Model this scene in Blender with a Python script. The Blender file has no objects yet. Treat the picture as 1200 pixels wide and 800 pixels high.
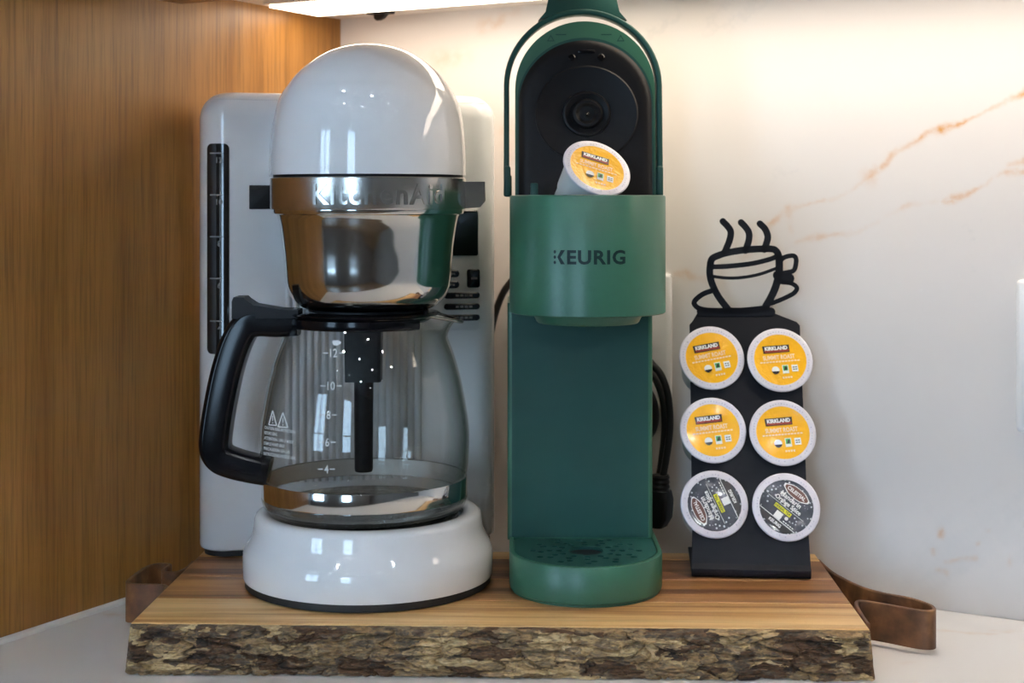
import bpy, bmesh, math, random
import numpy as np
from math import sin, cos, pi, radians, sqrt, atan2
from mathutils import Vector, Matrix, noise

random.seed(7)
SC = bpy.context.scene
COL = SC.collection

# ------------------------------------------------------------------ camera
F = 1750.0            # focal length in pixels of the 1200 px wide frame
HZ = 236.0            # row of the horizon
ZC = 0.313            # camera height above the countertop (z = 0)
cam_data = bpy.data.cameras.new('camera')
cam = bpy.data.objects.new('camera', cam_data)
COL.objects.link(cam)
cam.location = (0, 0, ZC)
cam.rotation_euler = (pi / 2, 0, 0)
cam_data.sensor_width = 36.0
cam_data.lens = F / 1200 * 36.0
cam_data.shift_y = -(400 - HZ) / 1200
cam_data.clip_start = 0.01
cam_data.dof.use_dof = True
cam_data.dof.focus_distance = 1.06
cam_data.dof.aperture_fstop = 9.0
SC.camera = cam

# ------------------------------------------------------------------ world, exposure
world = bpy.data.worlds.new('daylight')
SC.world = world
world.use_nodes = True
bg = world.node_tree.nodes['Background']
bg.inputs['Color'].default_value = (0.50, 0.74, 1.0, 1)
bg.inputs['Strength'].default_value = 12.0
SC.view_settings.view_transform = 'Standard'
SC.view_settings.look = 'None'
SC.view_settings.exposure = 0.0
SC.view_settings.gamma = 1.0
SC.view_settings.use_curve_mapping = False
SC.cycles.use_denoising = True
SC.cycles.max_bounces = 10
SC.cycles.diffuse_bounces = 5
SC.cycles.glossy_bounces = 5
SC.cycles.transparent_max_bounces = 16
SC.cycles.transmission_bounces = 8
SC.cycles.sample_clamp_indirect = 20.0
SC.cycles.caustics_reflective = False
SC.cycles.caustics_refractive = False
LED_STRENGTH = 9.0
DOWNLIGHT_STRENGTH = 220.0

# the room's own axes: s runs along the back wall, t comes out of it, the corner with the wooden side panel is the origin
CORNER = Vector((-0.163, 1.42, 0))
RA = math.atan2(0.488, 0.873)
U = Vector((cos(RA), -sin(RA), 0))
V = Vector((-sin(RA), -cos(RA), 0))
def room(s, t, z): return CORNER + U * s + V * t + Vector((0, 0, z))

# the two windows behind the camera that the dome and the carafe mirror: openings onto the sky, each with a light portal
WINDOWS = [('far', 0.85, 1.55, -0.35, 1.25), ('far', -1.35, -0.45, -0.35, 1.25)]
ROOM_S0, ROOM_S1, ROOM_T1, FLOOR_Z, CEIL_Z = -1.6, 3.3, 3.9, -0.92, 1.5
for i, (w, a, b, z0, z1) in enumerate(WINDOWS):
    ld = bpy.data.lights.new('window_far_offscreen', 'AREA')
    ld.shape = 'RECTANGLE'; ld.size = b - a; ld.size_y = z1 - z0
    ld.cycles.is_portal = True
    lo = bpy.data.objects.new('window_far_offscreen', ld); COL.objects.link(lo)
    if w == 'far':
        lo.location = room((a + b) / 2, ROOM_T1 + 0.02, (z0 + z1) / 2)
        d = -V
    else:
        lo.location = room(ROOM_S1 + 0.02, (a + b) / 2, (z0 + z1) / 2)
        d = -U
    lo.rotation_euler = d.to_track_quat('-Z', 'Z').to_euler()

# ------------------------------------------------------------------ pixel helpers (photo frame 1200 x 800)
def pix(px, py, Y): return Vector(((px - 600) * Y / F, Y, ZC - (py - HZ) * Y / F))
def pix_z(px, py, z):
    Y = (ZC - z) * F / (py - HZ)
    return pix(px, py, Y)
def pix_wall(px, py, off=0.0):
    # on the back wall, off metres in front of it
    dx, dz = (px - 600) / F, -(py - HZ) / F
    o = CORNER + V * off
    # point = Y*(dx,1); need dot(point - o, V) = 0
    Y = (o.x * V.x + o.y * V.y) / (dx * V.x + V.y)
    return pix(px, py, Y)

# ------------------------------------------------------------------ materials
MATS = {}
def nd(nt, t, **kw):
    n = nt.nodes.new(t)
    for k, v in kw.items():
        if hasattr(n, k) and k not in n.inputs: setattr(n, k, v)
        else: n.inputs[k].default_value = v
    return n
def mat(name, color=(0.8, 0.8, 0.8), rough=0.5, metal=0.0, coat=0.0, spec=0.5, bump=0.0, bscale=200.0, emit=None, estr=0.0, vary=0.0, vscale=30.0, ani=0.0):
    if name in MATS: return MATS[name]
    m = bpy.data.materials.new(name); m.use_nodes = True
    nt = m.node_tree; b = nt.nodes['Principled BSDF']
    b.inputs['Base Color'].default_value = (*color, 1)
    b.inputs['Roughness'].default_value = rough
    b.inputs['Metallic'].default_value = metal
    b.inputs['Coat Weight'].default_value = coat
    b.inputs['Coat Roughness'].default_value = 0.02
    b.inputs['Specular IOR Level'].default_value = spec
    if ani: b.inputs['Anisotropic'].default_value = ani
    if emit:
        b.inputs['Emission Color'].default_value = (*emit, 1)
        b.inputs['Emission Strength'].default_value = estr
    tc = nt.nodes.new('ShaderNodeTexCoord')
    n = nt.nodes.new('ShaderNodeTexNoise'); n.inputs['Scale'].default_value = bscale; n.inputs['Detail'].default_value = 3
    nt.links.new(tc.outputs['Object'], n.inputs['Vector'])
    if bump:
        bp = nt.nodes.new('ShaderNodeBump'); bp.inputs['Strength'].default_value = bump; bp.inputs['Distance'].default_value = 0.001
        nt.links.new(n.outputs['Fac'], bp.inputs['Height']); nt.links.new(bp.outputs['Normal'], b.inputs['Normal'])
    if vary:
        n2 = nt.nodes.new('ShaderNodeTexNoise'); n2.inputs['Scale'].default_value = vscale
        nt.links.new(tc.outputs['Object'], n2.inputs['Vector'])
        mx = nt.nodes.new('ShaderNodeMix'); mx.data_type = 'RGBA'
        mx.inputs[6].default_value = (*[c * (1 - vary) for c in color], 1); mx.inputs[7].default_value = (*[min(1, c * (1 + vary)) for c in color], 1)
        nt.links.new(n2.outputs['Fac'], mx.inputs[0]); nt.links.new(mx.outputs[2], b.inputs['Base Color'])
    MATS[name] = m
    return m
def ramp(nt, stops):
    r = nt.nodes.new('ShaderNodeValToRGB'); e = r.color_ramp.elements
    while len(e) < len(stops): e.new(0.5)
    for k, (p, c) in enumerate(stops): e[k].position = p; e[k].color = (*c, 1)
    return r
def wood_mat(name, stops, scale, stretch, axis, rough=0.45, fine=0.25, rings=0.0, coat=0.0, bump=0.15, seed=0.0):
    # grain runs along `axis` (0 = x, 1 = y, 2 = z)
    m = bpy.data.materials.new(name); m.use_nodes = True
    nt = m.node_tree; b = nt.nodes['Principled BSDF']; L = nt.links.new
    tc = nt.nodes.new('ShaderNodeTexCoord'); mp = nt.nodes.new('ShaderNodeMapping')
    sc = [scale, scale, scale]; sc[axis] = scale * stretch
    mp.inputs['Scale'].default_value = sc; mp.inputs['Location'].default_value = (seed, seed * 1.7, seed * 0.6)
    L(tc.outputs['Object'], mp.inputs['Vector'])
    n1 = nd(nt, 'ShaderNodeTexNoise', Scale=1.0, Detail=5.0, Roughness=0.6, Distortion=rings); L(mp.outputs[0], n1.inputs['Vector'])
    mp2 = nt.nodes.new('ShaderNodeMapping'); sc2 = [scale * 9] * 3; sc2[axis] = scale * stretch * 5
    mp2.inputs['Scale'].default_value = sc2; L(tc.outputs['Object'], mp2.inputs['Vector'])
    n2 = nd(nt, 'ShaderNodeTexNoise', Scale=1.0, Detail=3.0, Roughness=0.7); L(mp2.outputs[0], n2.inputs['Vector'])
    r = ramp(nt, stops); L(n1.outputs['Fac'], r.inputs['Fac'])
    r2 = ramp(nt, [(0.30, (1 - fine,) * 3), (0.55, (1, 1, 1))]); L(n2.outputs['Fac'], r2.inputs['Fac'])
    mx = nt.nodes.new('ShaderNodeMix'); mx.data_type = 'RGBA'; mx.blend_type = 'MULTIPLY'; mx.inputs[0].default_value = 1.0
    L(r.outputs[0], mx.inputs[6]); L(r2.outputs[0], mx.inputs[7]); L(mx.outputs[2], b.inputs['Base Color'])
    b.inputs['Roughness'].default_value = rough; b.inputs['Coat Weight'].default_value = coat; b.inputs['Coat Roughness'].default_value = 0.25
    bp = nd(nt, 'ShaderNodeBump', Strength=bump, Distance=0.0006); L(n2.outputs['Fac'], bp.inputs['Height']); L(bp.outputs['Normal'], b.inputs['Normal'])
    MATS[name] = m
    return m

WHITE = mat('white_enamel', (0.80, 0.80, 0.81), rough=0.07, coat=0.3)
WHITE_PANEL = mat('white_plastic', (0.80, 0.80, 0.81), rough=0.18, coat=0.3, bump=0.01, bscale=60)
RIBBED = WHITE_PANEL
STEEL = mat('brushed_steel', (0.66, 0.63, 0.59), rough=0.22, metal=1.0, bump=0.02, bscale=400)
POLISHED = mat('polished_steel', (0.74, 0.72, 0.69), rough=0.09, metal=1.0, bump=0.0)
BLACK = mat('black_plastic', (0.004, 0.004, 0.005), rough=0.14, spec=0.22)
BLACK_MATTE = mat('black_matte_plastic', (0.007, 0.007, 0.008), rough=0.42, spec=0.16, bump=0.05)
RUBBER = mat('black_rubber', (0.008, 0.008, 0.008), rough=0.6, bump=0.1)
BLACK_GLASS = mat('black_glass', (0.012, 0.011, 0.010), rough=0.08, coat=0.3)
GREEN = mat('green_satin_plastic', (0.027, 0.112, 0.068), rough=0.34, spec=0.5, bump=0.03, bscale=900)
GREEN_DARK = mat('green_panel_and_shade', (0.009, 0.055, 0.046), rough=0.45, spec=0.3, bump=0.03, bscale=900)
GREEN_SHADED = GREEN_DARK  # handle, grip, pivots and lid edge: backlit shade put into the green
LOGO_DARK = mat('dark_green_print', (0.003, 0.018, 0.018), rough=0.45, spec=0.2)
PRINT_WHITE = mat('white_print', (0.82, 0.82, 0.80), rough=0.5)
PRINT_GREY = mat('grey_print', (0.25, 0.25, 0.25), rough=0.5)
BLACK_METAL = mat('black_powdercoat', (0.008, 0.009, 0.013), rough=0.55, spec=0.14, bump=0.08, bscale=1500)
CUP_WHITE = mat('white_cup_plastic', (0.66, 0.67, 0.66), rough=0.3, vary=0.03)
RIM = mat('lavender_white_foil_rim', (0.72, 0.69, 0.75), rough=0.3, bump=0.25, bscale=350)
RIM_PRINT = mat('rim_print', (0.50, 0.48, 0.58), rough=0.5)
INK_BLACK = mat('black_ink', (0.012, 0.010, 0.010), rough=0.35)
INK_RED = mat('red_ink', (0.30, 0.035, 0.02), rough=0.35)
INK_CREAM = mat('cream_ink', (0.95, 0.72, 0.50), rough=0.4)
INK_GREEN = mat('green_ink', (0.06, 0.36, 0.08), rough=0.4)
INK_BROWN = mat('brown_ink', (0.10, 0.030, 0.018), rough=0.35)
INK_YELLOW = mat('yellow_ink', (0.80, 0.78, 0.03), rough=0.4)
OUTLET = mat('white_outlet_plastic', (0.78, 0.78, 0.78), rough=0.35)
CORD = mat('black_cord', (0.010, 0.010, 0.010), rough=0.45)
LEATHER_MATS = {}

def foil(name, base, stars=False):
    m = bpy.data.materials.new(name); m.use_nodes = True
    nt = m.node_tree; b = nt.nodes['Principled BSDF']; L = nt.links.new
    tc = nt.nodes.new('ShaderNodeTexCoord')
    n = nd(nt, 'ShaderNodeTexNoise', Scale=130.0, Detail=2.0, Distortion=1.6); L(tc.outputs['Object'], n.inputs['Vector'])
    bp = nd(nt, 'ShaderNodeBump', Strength=0.55, Distance=0.0012); L(n.outputs['Fac'], bp.inputs['Height']); L(bp.outputs['Normal'], b.inputs['Normal'])
    b.inputs['Roughness'].default_value = 0.28; b.inputs['Coat Weight'].default_value = 0.5; b.inputs['Coat Roughness'].default_value = 0.12
    if stars:
        n2 = nd(nt, 'ShaderNodeTexNoise', Scale=95.0, Detail=4.0); L(tc.outputs['Object'], n2.inputs['Vector'])
        r = ramp(nt, [(0.42, base), (0.62, (0.05, 0.05, 0.07)), (0.78, (0.35, 0.33, 0.35))]); L(n2.outputs['Fac'], r.inputs['Fac'])
        v = nd(nt, 'ShaderNodeTexVoronoi', Scale=330.0); L(tc.outputs['Object'], v.inputs['Vector'])
        lt = nd(nt, 'ShaderNodeMath', operation='LESS_THAN'); lt.inputs[1].default_value = 0.24; L(v.outputs['Distance'], lt.inputs[0])
        mx = nt.nodes.new('ShaderNodeMix'); mx.data_type = 'RGBA'; mx.inputs[7].default_value = (0.6, 0.62, 0.66, 1)
        L(lt.outputs[0], mx.inputs[0]); L(r.outputs[0], mx.inputs[6]); L(mx.outputs[2], b.inputs['Base Color'])
    else:
        b.inputs['Base Color'].default_value = (*base, 1)
    return m
FOIL_YELLOW = foil('yellow_foil', (0.95, 0.48, 0.004))
FOIL_NIGHT = foil('night_blue_foil', (0.012, 0.018, 0.032), True)

def glass_mat():
    m = bpy.data.materials.new('thin_clear_glass'); m.use_nodes = True
    nt = m.node_tree; L = nt.links.new
    for n in list(nt.nodes): nt.nodes.remove(n)
    out = nt.nodes.new('ShaderNodeOutputMaterial')
    tr = nd(nt, 'ShaderNodeBsdfTransparent'); tr.inputs['Color'].default_value = (0.93, 0.935, 0.925, 1)
    gl = nd(nt, 'ShaderNodeBsdfGlossy', Roughness=0.015)
    lw = nd(nt, 'ShaderNodeLayerWeight', Blend=0.5)
    p3 = nd(nt, 'ShaderNodeMath', operation='POWER'); p3.inputs[1].default_value = 3.0; L(lw.outputs['Facing'], p3.inputs[0])
    tint = ramp(nt, [(0.0, (0.975, 0.972, 0.962)), (1.0, (0.74, 0.72, 0.67))]); L(p3.outputs[0], tint.inputs['Fac']); L(tint.outputs[0], tr.inputs['Color'])
    pw = nd(nt, 'ShaderNodeMath', operation='POWER'); pw.inputs[1].default_value = 3.6; L(lw.outputs['Facing'], pw.inputs[0])
    fr = nd(nt, 'ShaderNodeMath', operation='MULTIPLY_ADD'); fr.inputs[1].default_value = 0.85; fr.inputs[2].default_value = 0.035; L(pw.outputs[0], fr.inputs[0])
    mx = nt.nodes.new('ShaderNodeMixShader')
    L(fr.outputs[0], mx.inputs[0]); L(tr.outputs[0], mx.inputs[1]); L(gl.outputs[0], mx.inputs[2]); L(mx.outputs[0], out.inputs['Surface'])
    return m
GLASS = glass_mat()

# ------------------------------------------------------------------ object helpers
def finish(me, smooth=True, angle=32):
    if smooth:
        me.polygons.foreach_set('use_smooth', [True] * len(me.polygons))
        me.set_sharp_from_angle(angle=radians(angle))
    me.update()
def link(name, me, m=None, parent=None, smooth=True, angle=32):
    if m is not None and len(me.materials) == 0: me.materials.append(m)
    finish(me, smooth, angle)
    o = bpy.data.objects.new(name, me); COL.objects.link(o)
    me.name = name
    if parent is not None: o.parent = parent
    return o
def mk(name, verts, faces, m, parent=None, smooth=True, angle=32):
    me = bpy.data.meshes.new(name)
    me.from_pydata([tuple(v) for v in verts], [], faces)
    bm = bmesh.new(); bm.from_mesh(me); bmesh.ops.recalc_face_normals(bm, faces=bm.faces); bm.to_mesh(me); bm.free()
    return link(name, me, m, parent, smooth, angle)
def thing(name, label, cat, loc=(0, 0, 0), rotz=0.0, group=None):
    o = bpy.data.objects.new(name, None); COL.objects.link(o)
    o.empty_display_size = 0.02
    o.location = loc; o.rotation_euler = (0, 0, rotz)
    o['label'] = label; o['category'] = cat
    if group: o['group'] = group
    return o
def tag(o, label, cat, group=None):
    o['label'] = label; o['category'] = cat
    if group: o['group'] = group
    return o
def struct(o): o['kind'] = 'structure'; return o

def lathe(profile, segs=64, cx=0, cy=0, a0=0.0, a1=2 * pi):
    full = abs(a1 - a0 - 2 * pi) < 1e-6
    n = segs if full else segs + 1
    V_, Fc = [], []
    for r, z in profile:
        for k in range(n):
            a = a0 + (a1 - a0) * k / segs
            V_.append((cx + r * cos(a), cy + r * sin(a), z))
    for i in range(len(profile) - 1):
        for k in range(segs):
            k2 = (k + 1) % n
            Fc.append((i * n + k, i * n + k2, (i + 1) * n + k2, (i + 1) * n + k))
    return V_, Fc
def lathe_capped(profile, segs=64, cx=0, cy=0):
    V_, Fc = lathe(profile, segs, cx, cy)
    n = segs
    if profile[0][0] > 1e-5: Fc.append(tuple(range(n))[::-1])
    if profile[-1][0] > 1e-5: Fc.append(tuple(range((len(profile) - 1) * n, len(profile) * n)))
    return V_, Fc
def catmull(pts, n=8, closed=False):
    P = [Vector(p) for p in pts]; out = []
    m = len(P)
    rng = range(m if closed else m - 1)
    for i in rng:
        if closed: p0, p1, p2, p3 = P[(i - 1) % m], P[i], P[(i + 1) % m], P[(i + 2) % m]
        else:
            p1, p2 = P[i], P[i + 1]
            p0 = P[i - 1] if i > 0 else p1 * 2 - p2
            p3 = P[i + 2] if i + 2 < m else p2 * 2 - p1
        for k in range(n):
            t = k / n
            out.append(0.5 * ((2 * p1) + (p2 - p0) * t + (2 * p0 - 5 * p1 + 4 * p2 - p3) * t * t + (3 * p1 - p0 - 3 * p2 + p3) * t ** 3))
    if not closed: out.append(P[-1].copy())
    return out
def sweep(path, section, up=Vector((0, 0, 1)), scales=None, caps=True):
    # section: list of (a, b): a along `side`, b along `up`-like axis
    n, m = len(path), len(section)
    V_, Fc = [], []
    for i, p in enumerate(path):
        t = (path[min(i + 1, n - 1)] - path[max(i - 1, 0)]).normalized()
        side = t.cross(up)
        if side.length < 1e-6: side = Vector((1, 0, 0))
        side.normalize(); u2 = side.cross(t).normalized()
        s = scales[i] if scales else (1, 1)
        for a, b in section: V_.append(p + side * a * s[0] + u2 * b * s[1])
    for i in range(n - 1):
        for k in range(m):
            k2 = (k + 1) % m
            Fc.append((i * m + k, i * m + k2, (i + 1) * m + k2, (i + 1) * m + k))
    if caps: Fc.append(tuple(range(m))[::-1]); Fc.append(tuple(range((n - 1) * m, n * m)))
    return V_, Fc
def circ(r, n=12): return [(r * cos(2 * pi * k / n), r * sin(2 * pi * k / n)) for k in range(n)]
def rrect(hw, hd, r, n=8, cx=0, cy=0):
    r = max(1e-5, min(r, hw - 1e-5, hd - 1e-5))
    out = []
    for sx, sy, a in ((1, -1, -pi / 2), (1, 1, 0), (-1, 1, pi / 2), (-1, -1, pi)):
        for k in range(n + 1):
            b = a + pi / 2 * k / n
            out.append((cx + sx * (hw - r) + r * cos(b), cy + sy * (hd - r) + r * sin(b)))
    return out
def loft(rings, cap0=True, cap1=True):
    m = len(rings[0]); V_, Fc = [], []
    for r in rings: V_ += r
    for i in range(len(rings) - 1):
        for k in range(m):
            k2 = (k + 1) % m
            Fc.append((i * m + k, i * m + k2, (i + 1) * m + k2, (i + 1) * m + k))
    if cap0: Fc.append(tuple(range(m))[::-1])
    if cap1: Fc.append(tuple(range((len(rings) - 1) * m, len(rings) * m)))
    return V_, Fc
def at_z(poly, z): return [(x, y, z) for x, y in poly]
def box_vf(x0, x1, y0, y1, z0, z1, bev=0.0):
    hw, hd, hz = (x1 - x0) / 2, (y1 - y0) / 2, (z1 - z0) / 2
    cx, cy = (x0 + x1) / 2, (y0 + y1) / 2
    if bev <= 0:
        p = [(x0, y0), (x1, y0), (x1, y1), (x0, y1)]
        return loft([at_z(p, z0), at_z(p, z1)])
    b = min(bev, hw * 0.95, hd * 0.95, hz * 0.95)
    rings = []
    for k in range(4):
        a = pi / 2 * k / 3; rings.append(at_z(rrect(hw - b + b * sin(a), hd - b + b * sin(a), b * max(0.05, sin(a)), 3, cx, cy), z0 + b - b * cos(a)))
    for k in range(4):
        a = pi / 2 * k / 3; rings.append(at_z(rrect(hw - b + b * cos(a), hd - b + b * cos(a), b * max(0.05, cos(a)), 3, cx, cy), z1 - b + b * sin(a)))
    return loft(rings)
def box(name, x0, x1, y0, y1, z0, z1, m, parent=None, bev=0.0):
    return mk(name, *box_vf(x0, x1, y0, y1, z0, z1, bev), m, parent)
def join_vf(*parts):
    V_, Fc = [], []
    for v, f in parts:
        o = len(V_); V_ += list(v); Fc += [tuple(i + o for i in q) for q in f]
    return V_, Fc
def xf(vf, M): return [M @ Vector(v) for v in vf[0]], vf[1]
def curve_mesh(loops, depth=0.0):
    # filled 2-D outline with holes (even-odd), thickness `depth` centred on z = 0
    cu = bpy.data.curves.new('outline', 'CURVE'); cu.dimensions = '2D'; cu.fill_mode = 'BOTH'; cu.extrude = depth / 2
    for lp in loops:
        s = cu.splines.new('POLY'); s.points.add(len(lp) - 1); s.use_cyclic_u = True
        for p, q in zip(s.points, lp): p.co = (q[0], q[1], 0, 1)
    o = bpy.data.objects.new('outline', cu); COL.objects.link(o)
    bpy.context.view_layer.update()
    me = bpy.data.meshes.new_from_object(o.evaluated_get(bpy.context.evaluated_depsgraph_get()))
    bpy.data.objects.remove(o); bpy.data.curves.remove(cu)
    me.materials.clear()
    return me
def text_vf(body, size, depth=0.0, bold=0.0, width=None, spacing=1.0, align='CENTER'):
    cu = bpy.data.curves.new('text', 'FONT'); cu.body = body; cu.size = size
    cu.extrude = depth / 2; cu.offset = bold; cu.align_x = align; cu.align_y = 'CENTER'; cu.space_character = spacing
    cu.resolution_u = 3
    o = bpy.data.objects.new('text', cu); COL.objects.link(o)
    bpy.context.view_layer.update()
    me = bpy.data.meshes.new_from_object(o.evaluated_get(bpy.context.evaluated_depsgraph_get()))
    bpy.data.objects.remove(o); bpy.data.curves.remove(cu)
    v = [Vector(x.co) for x in me.vertices]; f = [tuple(p.vertices) for p in me.polygons]
    bpy.data.meshes.remove(me)
    xs = [p.x for p in v]; ys = [p.y for p in v]
    cx, cy = (min(xs) + max(xs)) / 2, (min(ys) + max(ys)) / 2
    k = (width / (max(xs) - min(xs))) if width else 1.0
    for p in v:
        p.x = (p.x - cx) * k if align == 'CENTER' else (p.x - min(xs)) * k
        p.y -= cy
    return v, f
def ribbon2d(pts, w, round_end=True):
    # thick 2-D polyline as a closed outline
    P = [Vector(p) for p in pts]; n = len(P); Lf, Rt = [], []
    for i in range(n):
        t = (P[min(i + 1, n - 1)] - P[max(i - 1, 0)]).normalized(); nn = Vector((-t.y, t.x))
        Lf.append(P[i] + nn * w / 2); Rt.append(P[i] - nn * w / 2)
    out = list(Lf)
    if round_end:
        t = (P[-1] - P[-2]).normalized(); a0 = atan2(t.y, t.x) + pi / 2
        out += [P[-1] + Vector((cos(a0 - pi * k / 6), sin(a0 - pi * k / 6))) * w / 2 for k in range(1, 6)]
    out += Rt[::-1]
    if round_end:
        t = (P[0] - P[1]).normalized(); a0 = atan2(t.y, t.x) + pi / 2
        out += [P[0] + Vector((cos(a0 - pi * k / 6), sin(a0 - pi * k / 6))) * w / 2 for k in range(1, 6)]
    return [(p.x, p.y) for p in out]

# ================================================================== THE SETTING
def room_obj(name, vf, m, parent=None, smooth=False):
    o = mk(name, vf[0], vf[1], m, parent, smooth)
    if parent is None:
        o.location = CORNER; o.rotation_euler = (0, 0, -RA)
    return o
def rb(s0, s1, t0, t1, z0, z1, bev=0.0): return box_vf(s0, s1, -t1, -t0, z0, z1, bev)

PAINT = mat('wall_paint', (0.20, 0.19, 0.18), rough=0.7, bump=0.05)
CEILP = mat('ceiling_paint', (0.42, 0.41, 0.40), rough=0.8, bump=0.05)
DARKP = mat('dark_window_frame', (0.05, 0.05, 0.055), rough=0.5)
FLOORW = wood_mat('floor_oak', [(0.3, (0.10, 0.06, 0.03)), (0.7, (0.20, 0.12, 0.07))], 8, 0.08, 0)
OAK = wood_mat('oak_veneer', [(0.28, (0.25, 0.108, 0.020)), (0.5, (0.33, 0.150, 0.031)), (0.72, (0.41, 0.195, 0.046))], 34, 0.06, 2, rough=0.38, fine=0.42, bump=0.3)
CABWHITE = mat('cabinet_underside', (0.74, 0.69, 0.65), rough=0.45, bump=0.02)

struct(room_obj('floor', rb(ROOM_S0, ROOM_S1, 0, ROOM_T1, FLOOR_Z - 0.05, FLOOR_Z), FLOORW))
struct(room_obj('ceiling', rb(ROOM_S0, ROOM_S1, 0, ROOM_T1, CEIL_Z, CEIL_Z + 0.05), CEILP))
def pierced(a0, a1, z0, z1, holes, f):
    # boxes around window holes along one wall; f(a, b, za, zb) -> vf
    parts = []; a = a0
    for h0, h1, hz0, hz1 in sorted(holes):
        parts.append(f(a, h0, z0, z1)); parts.append(f(h0, h1, z0, hz0)); parts.append(f(h0, h1, hz1, z1)); a = h1
    parts.append(f(a, a1, z0, z1))
    return join_vf(*parts)
far_h = [(a, b, z0, z1) for w, a, b, z0, z1 in WINDOWS if w == 'far']
rgt_h = [(a, b, z0, z1) for w, a, b, z0, z1 in WINDOWS if w == 'right']
struct(room_obj('wall_front', pierced(ROOM_S0, ROOM_S1, FLOOR_Z, CEIL_Z, far_h, lambda a, b, za, zb: rb(a, b, ROOM_T1, ROOM_T1 + 0.12, za, zb)), PAINT))
struct(room_obj('wall_right', pierced(0, ROOM_T1, FLOOR_Z, CEIL_Z, rgt_h, lambda a, b, za, zb: rb(ROOM_S1, ROOM_S1 + 0.12, a, b, za, zb)), PAINT))
struct(room_obj('wall_left', rb(ROOM_S0 - 0.1, ROOM_S0, 0, ROOM_T1, FLOOR_Z, CEIL_Z), PAINT))
for i, (w, a, b, z0, z1) in enumerate(WINDOWS):
    q = 0.05; parts = []
    n = 2 if b - a > 0.8 else 1
    rails = [(z0, z0 + q), (z1 - q, z1), ((z0 + z1) / 2 - 0.02, (z0 + z1) / 2 + 0.02)]
    stiles = [(a, a + q), (b - q, b)] + ([((a + b) / 2 - 0.03, (a + b) / 2 + 0.03)] if n == 2 else [])
    for x0, x1 in stiles: parts.append((x0, x1, z0, z1))
    for za, zb in rails: parts.append((a, b, za, zb))
    if w == 'far': vf = join_vf(*[rb(x0, x1, ROOM_T1 + 0.03, ROOM_T1 + 0.08, za, zb) for x0, x1, za, zb in parts])
    else: vf = join_vf(*[rb(ROOM_S1 + 0.03, ROOM_S1 + 0.08, x0, x1, za, zb) for x0, x1, za, zb in parts])
    struct(room_obj('window_%d' % (i + 1), vf, DARKP))

# ---- back wall slab with its rusty veins: a fine grid carrying where the stone itself is veined
def vein_mat(name, base, tan=(0.56, 0.30, 0.10)):
    m = bpy.data.materials.new(name); m.use_nodes = True
    nt = m.node_tree; b = nt.nodes['Principled BSDF']; L = nt.links.new
    tc = nt.nodes.new('ShaderNodeTexCoord')
    n = nd(nt, 'ShaderNodeTexNoise', Scale=2.2, Detail=3.0); L(tc.outputs['Object'], n.inputs['Vector'])
    r = ramp(nt, [(0.35, tuple(c * 0.965 for c in base)), (0.65, base)]); L(n.outputs['Fac'], r.inputs['Fac'])
    at1 = nt.nodes.new('ShaderNodeAttribute'); at1.attribute_name = 'vein'
    at2 = nt.nodes.new('ShaderNodeAttribute'); at2.attribute_name = 'smoke'
    n2 = nd(nt, 'ShaderNodeTexNoise', Scale=90.0, Detail=4.0); L(tc.outputs['Object'], n2.inputs['Vector'])
    r2 = ramp(nt, [(0.32, (0.15,) * 3), (0.62, (1, 1, 1))]); L(n2.outputs['Fac'], r2.inputs['Fac'])
    mu = nd(nt, 'ShaderNodeMath', operation='MULTIPLY'); L(at1.outputs['Fac'], mu.inputs[0]); L(r2.outputs[0], mu.inputs[1])
    m1 = nt.nodes.new('ShaderNodeMix'); m1.data_type = 'RGBA'; m1.inputs[7].default_value = (0.46, 0.47, 0.48, 1)
    L(at2.outputs['Fac'], m1.inputs[0]); L(r.outputs[0], m1.inputs[6])
    m2 = nt.nodes.new('ShaderNodeMix'); m2.data_type = 'RGBA'; m2.inputs[7].default_value = (*tan, 1)
    L(mu.outputs[0], m2.inputs[0]); L(m1.outputs[2], m2.inputs[6]); L(m2.outputs[2], b.inputs['Base Color'])
    b.inputs['Roughness'].default_value = 0.62; b.inputs['Specular IOR Level'].default_value = 0.3
    return m
def field(A, B, lines, kind_w):
    # lines: list of [(a, b, strength, width), ...]; returns the mask on grid A, B
    ja = 0.0035 * np.sin(B * 90 + 1.3 * np.sin(A * 55)) + 0.0018 * np.sin(A * 310 + B * 240) + 0.0009 * np.sin(A * 900 - B * 700)
    jb = 0.0035 * np.sin(A * 80 + 1.7 * np.sin(B * 60)) + 0.0018 * np.sin(A * 270 - B * 330) + 0.0009 * np.sin(A * 800 + B * 950)
    Aj, Bj = A + ja * kind_w, B + jb * kind_w
    out = np.zeros_like(A)
    for ln in lines:
        for (a0, b0, s0, w0), (a1, b1, s1, w1) in zip(ln[:-1], ln[1:]):
            dx, dy = a1 - a0, b1 - b0; LL = dx * dx + dy * dy + 1e-12
            t = np.clip(((Aj - a0) * dx + (Bj - b0) * dy) / LL, 0, 1)
            d = np.sqrt((Aj - a0 - t * dx) ** 2 + (Bj - b0 - t * dy) ** 2)
            w = w0 + (w1 - w0) * t; s = s0 + (s1 - s0) * t
            out = np.maximum(out, s * np.exp(-(d / w) ** 2))
    return out
def to_sz(px, py):
    p = pix_wall(px, py) - CORNER
    return p.dot(U), p.z
def wl(*pts): return [(*to_sz(x, y), s, w * 0.001) for x, y, s, w in pts]
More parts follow.
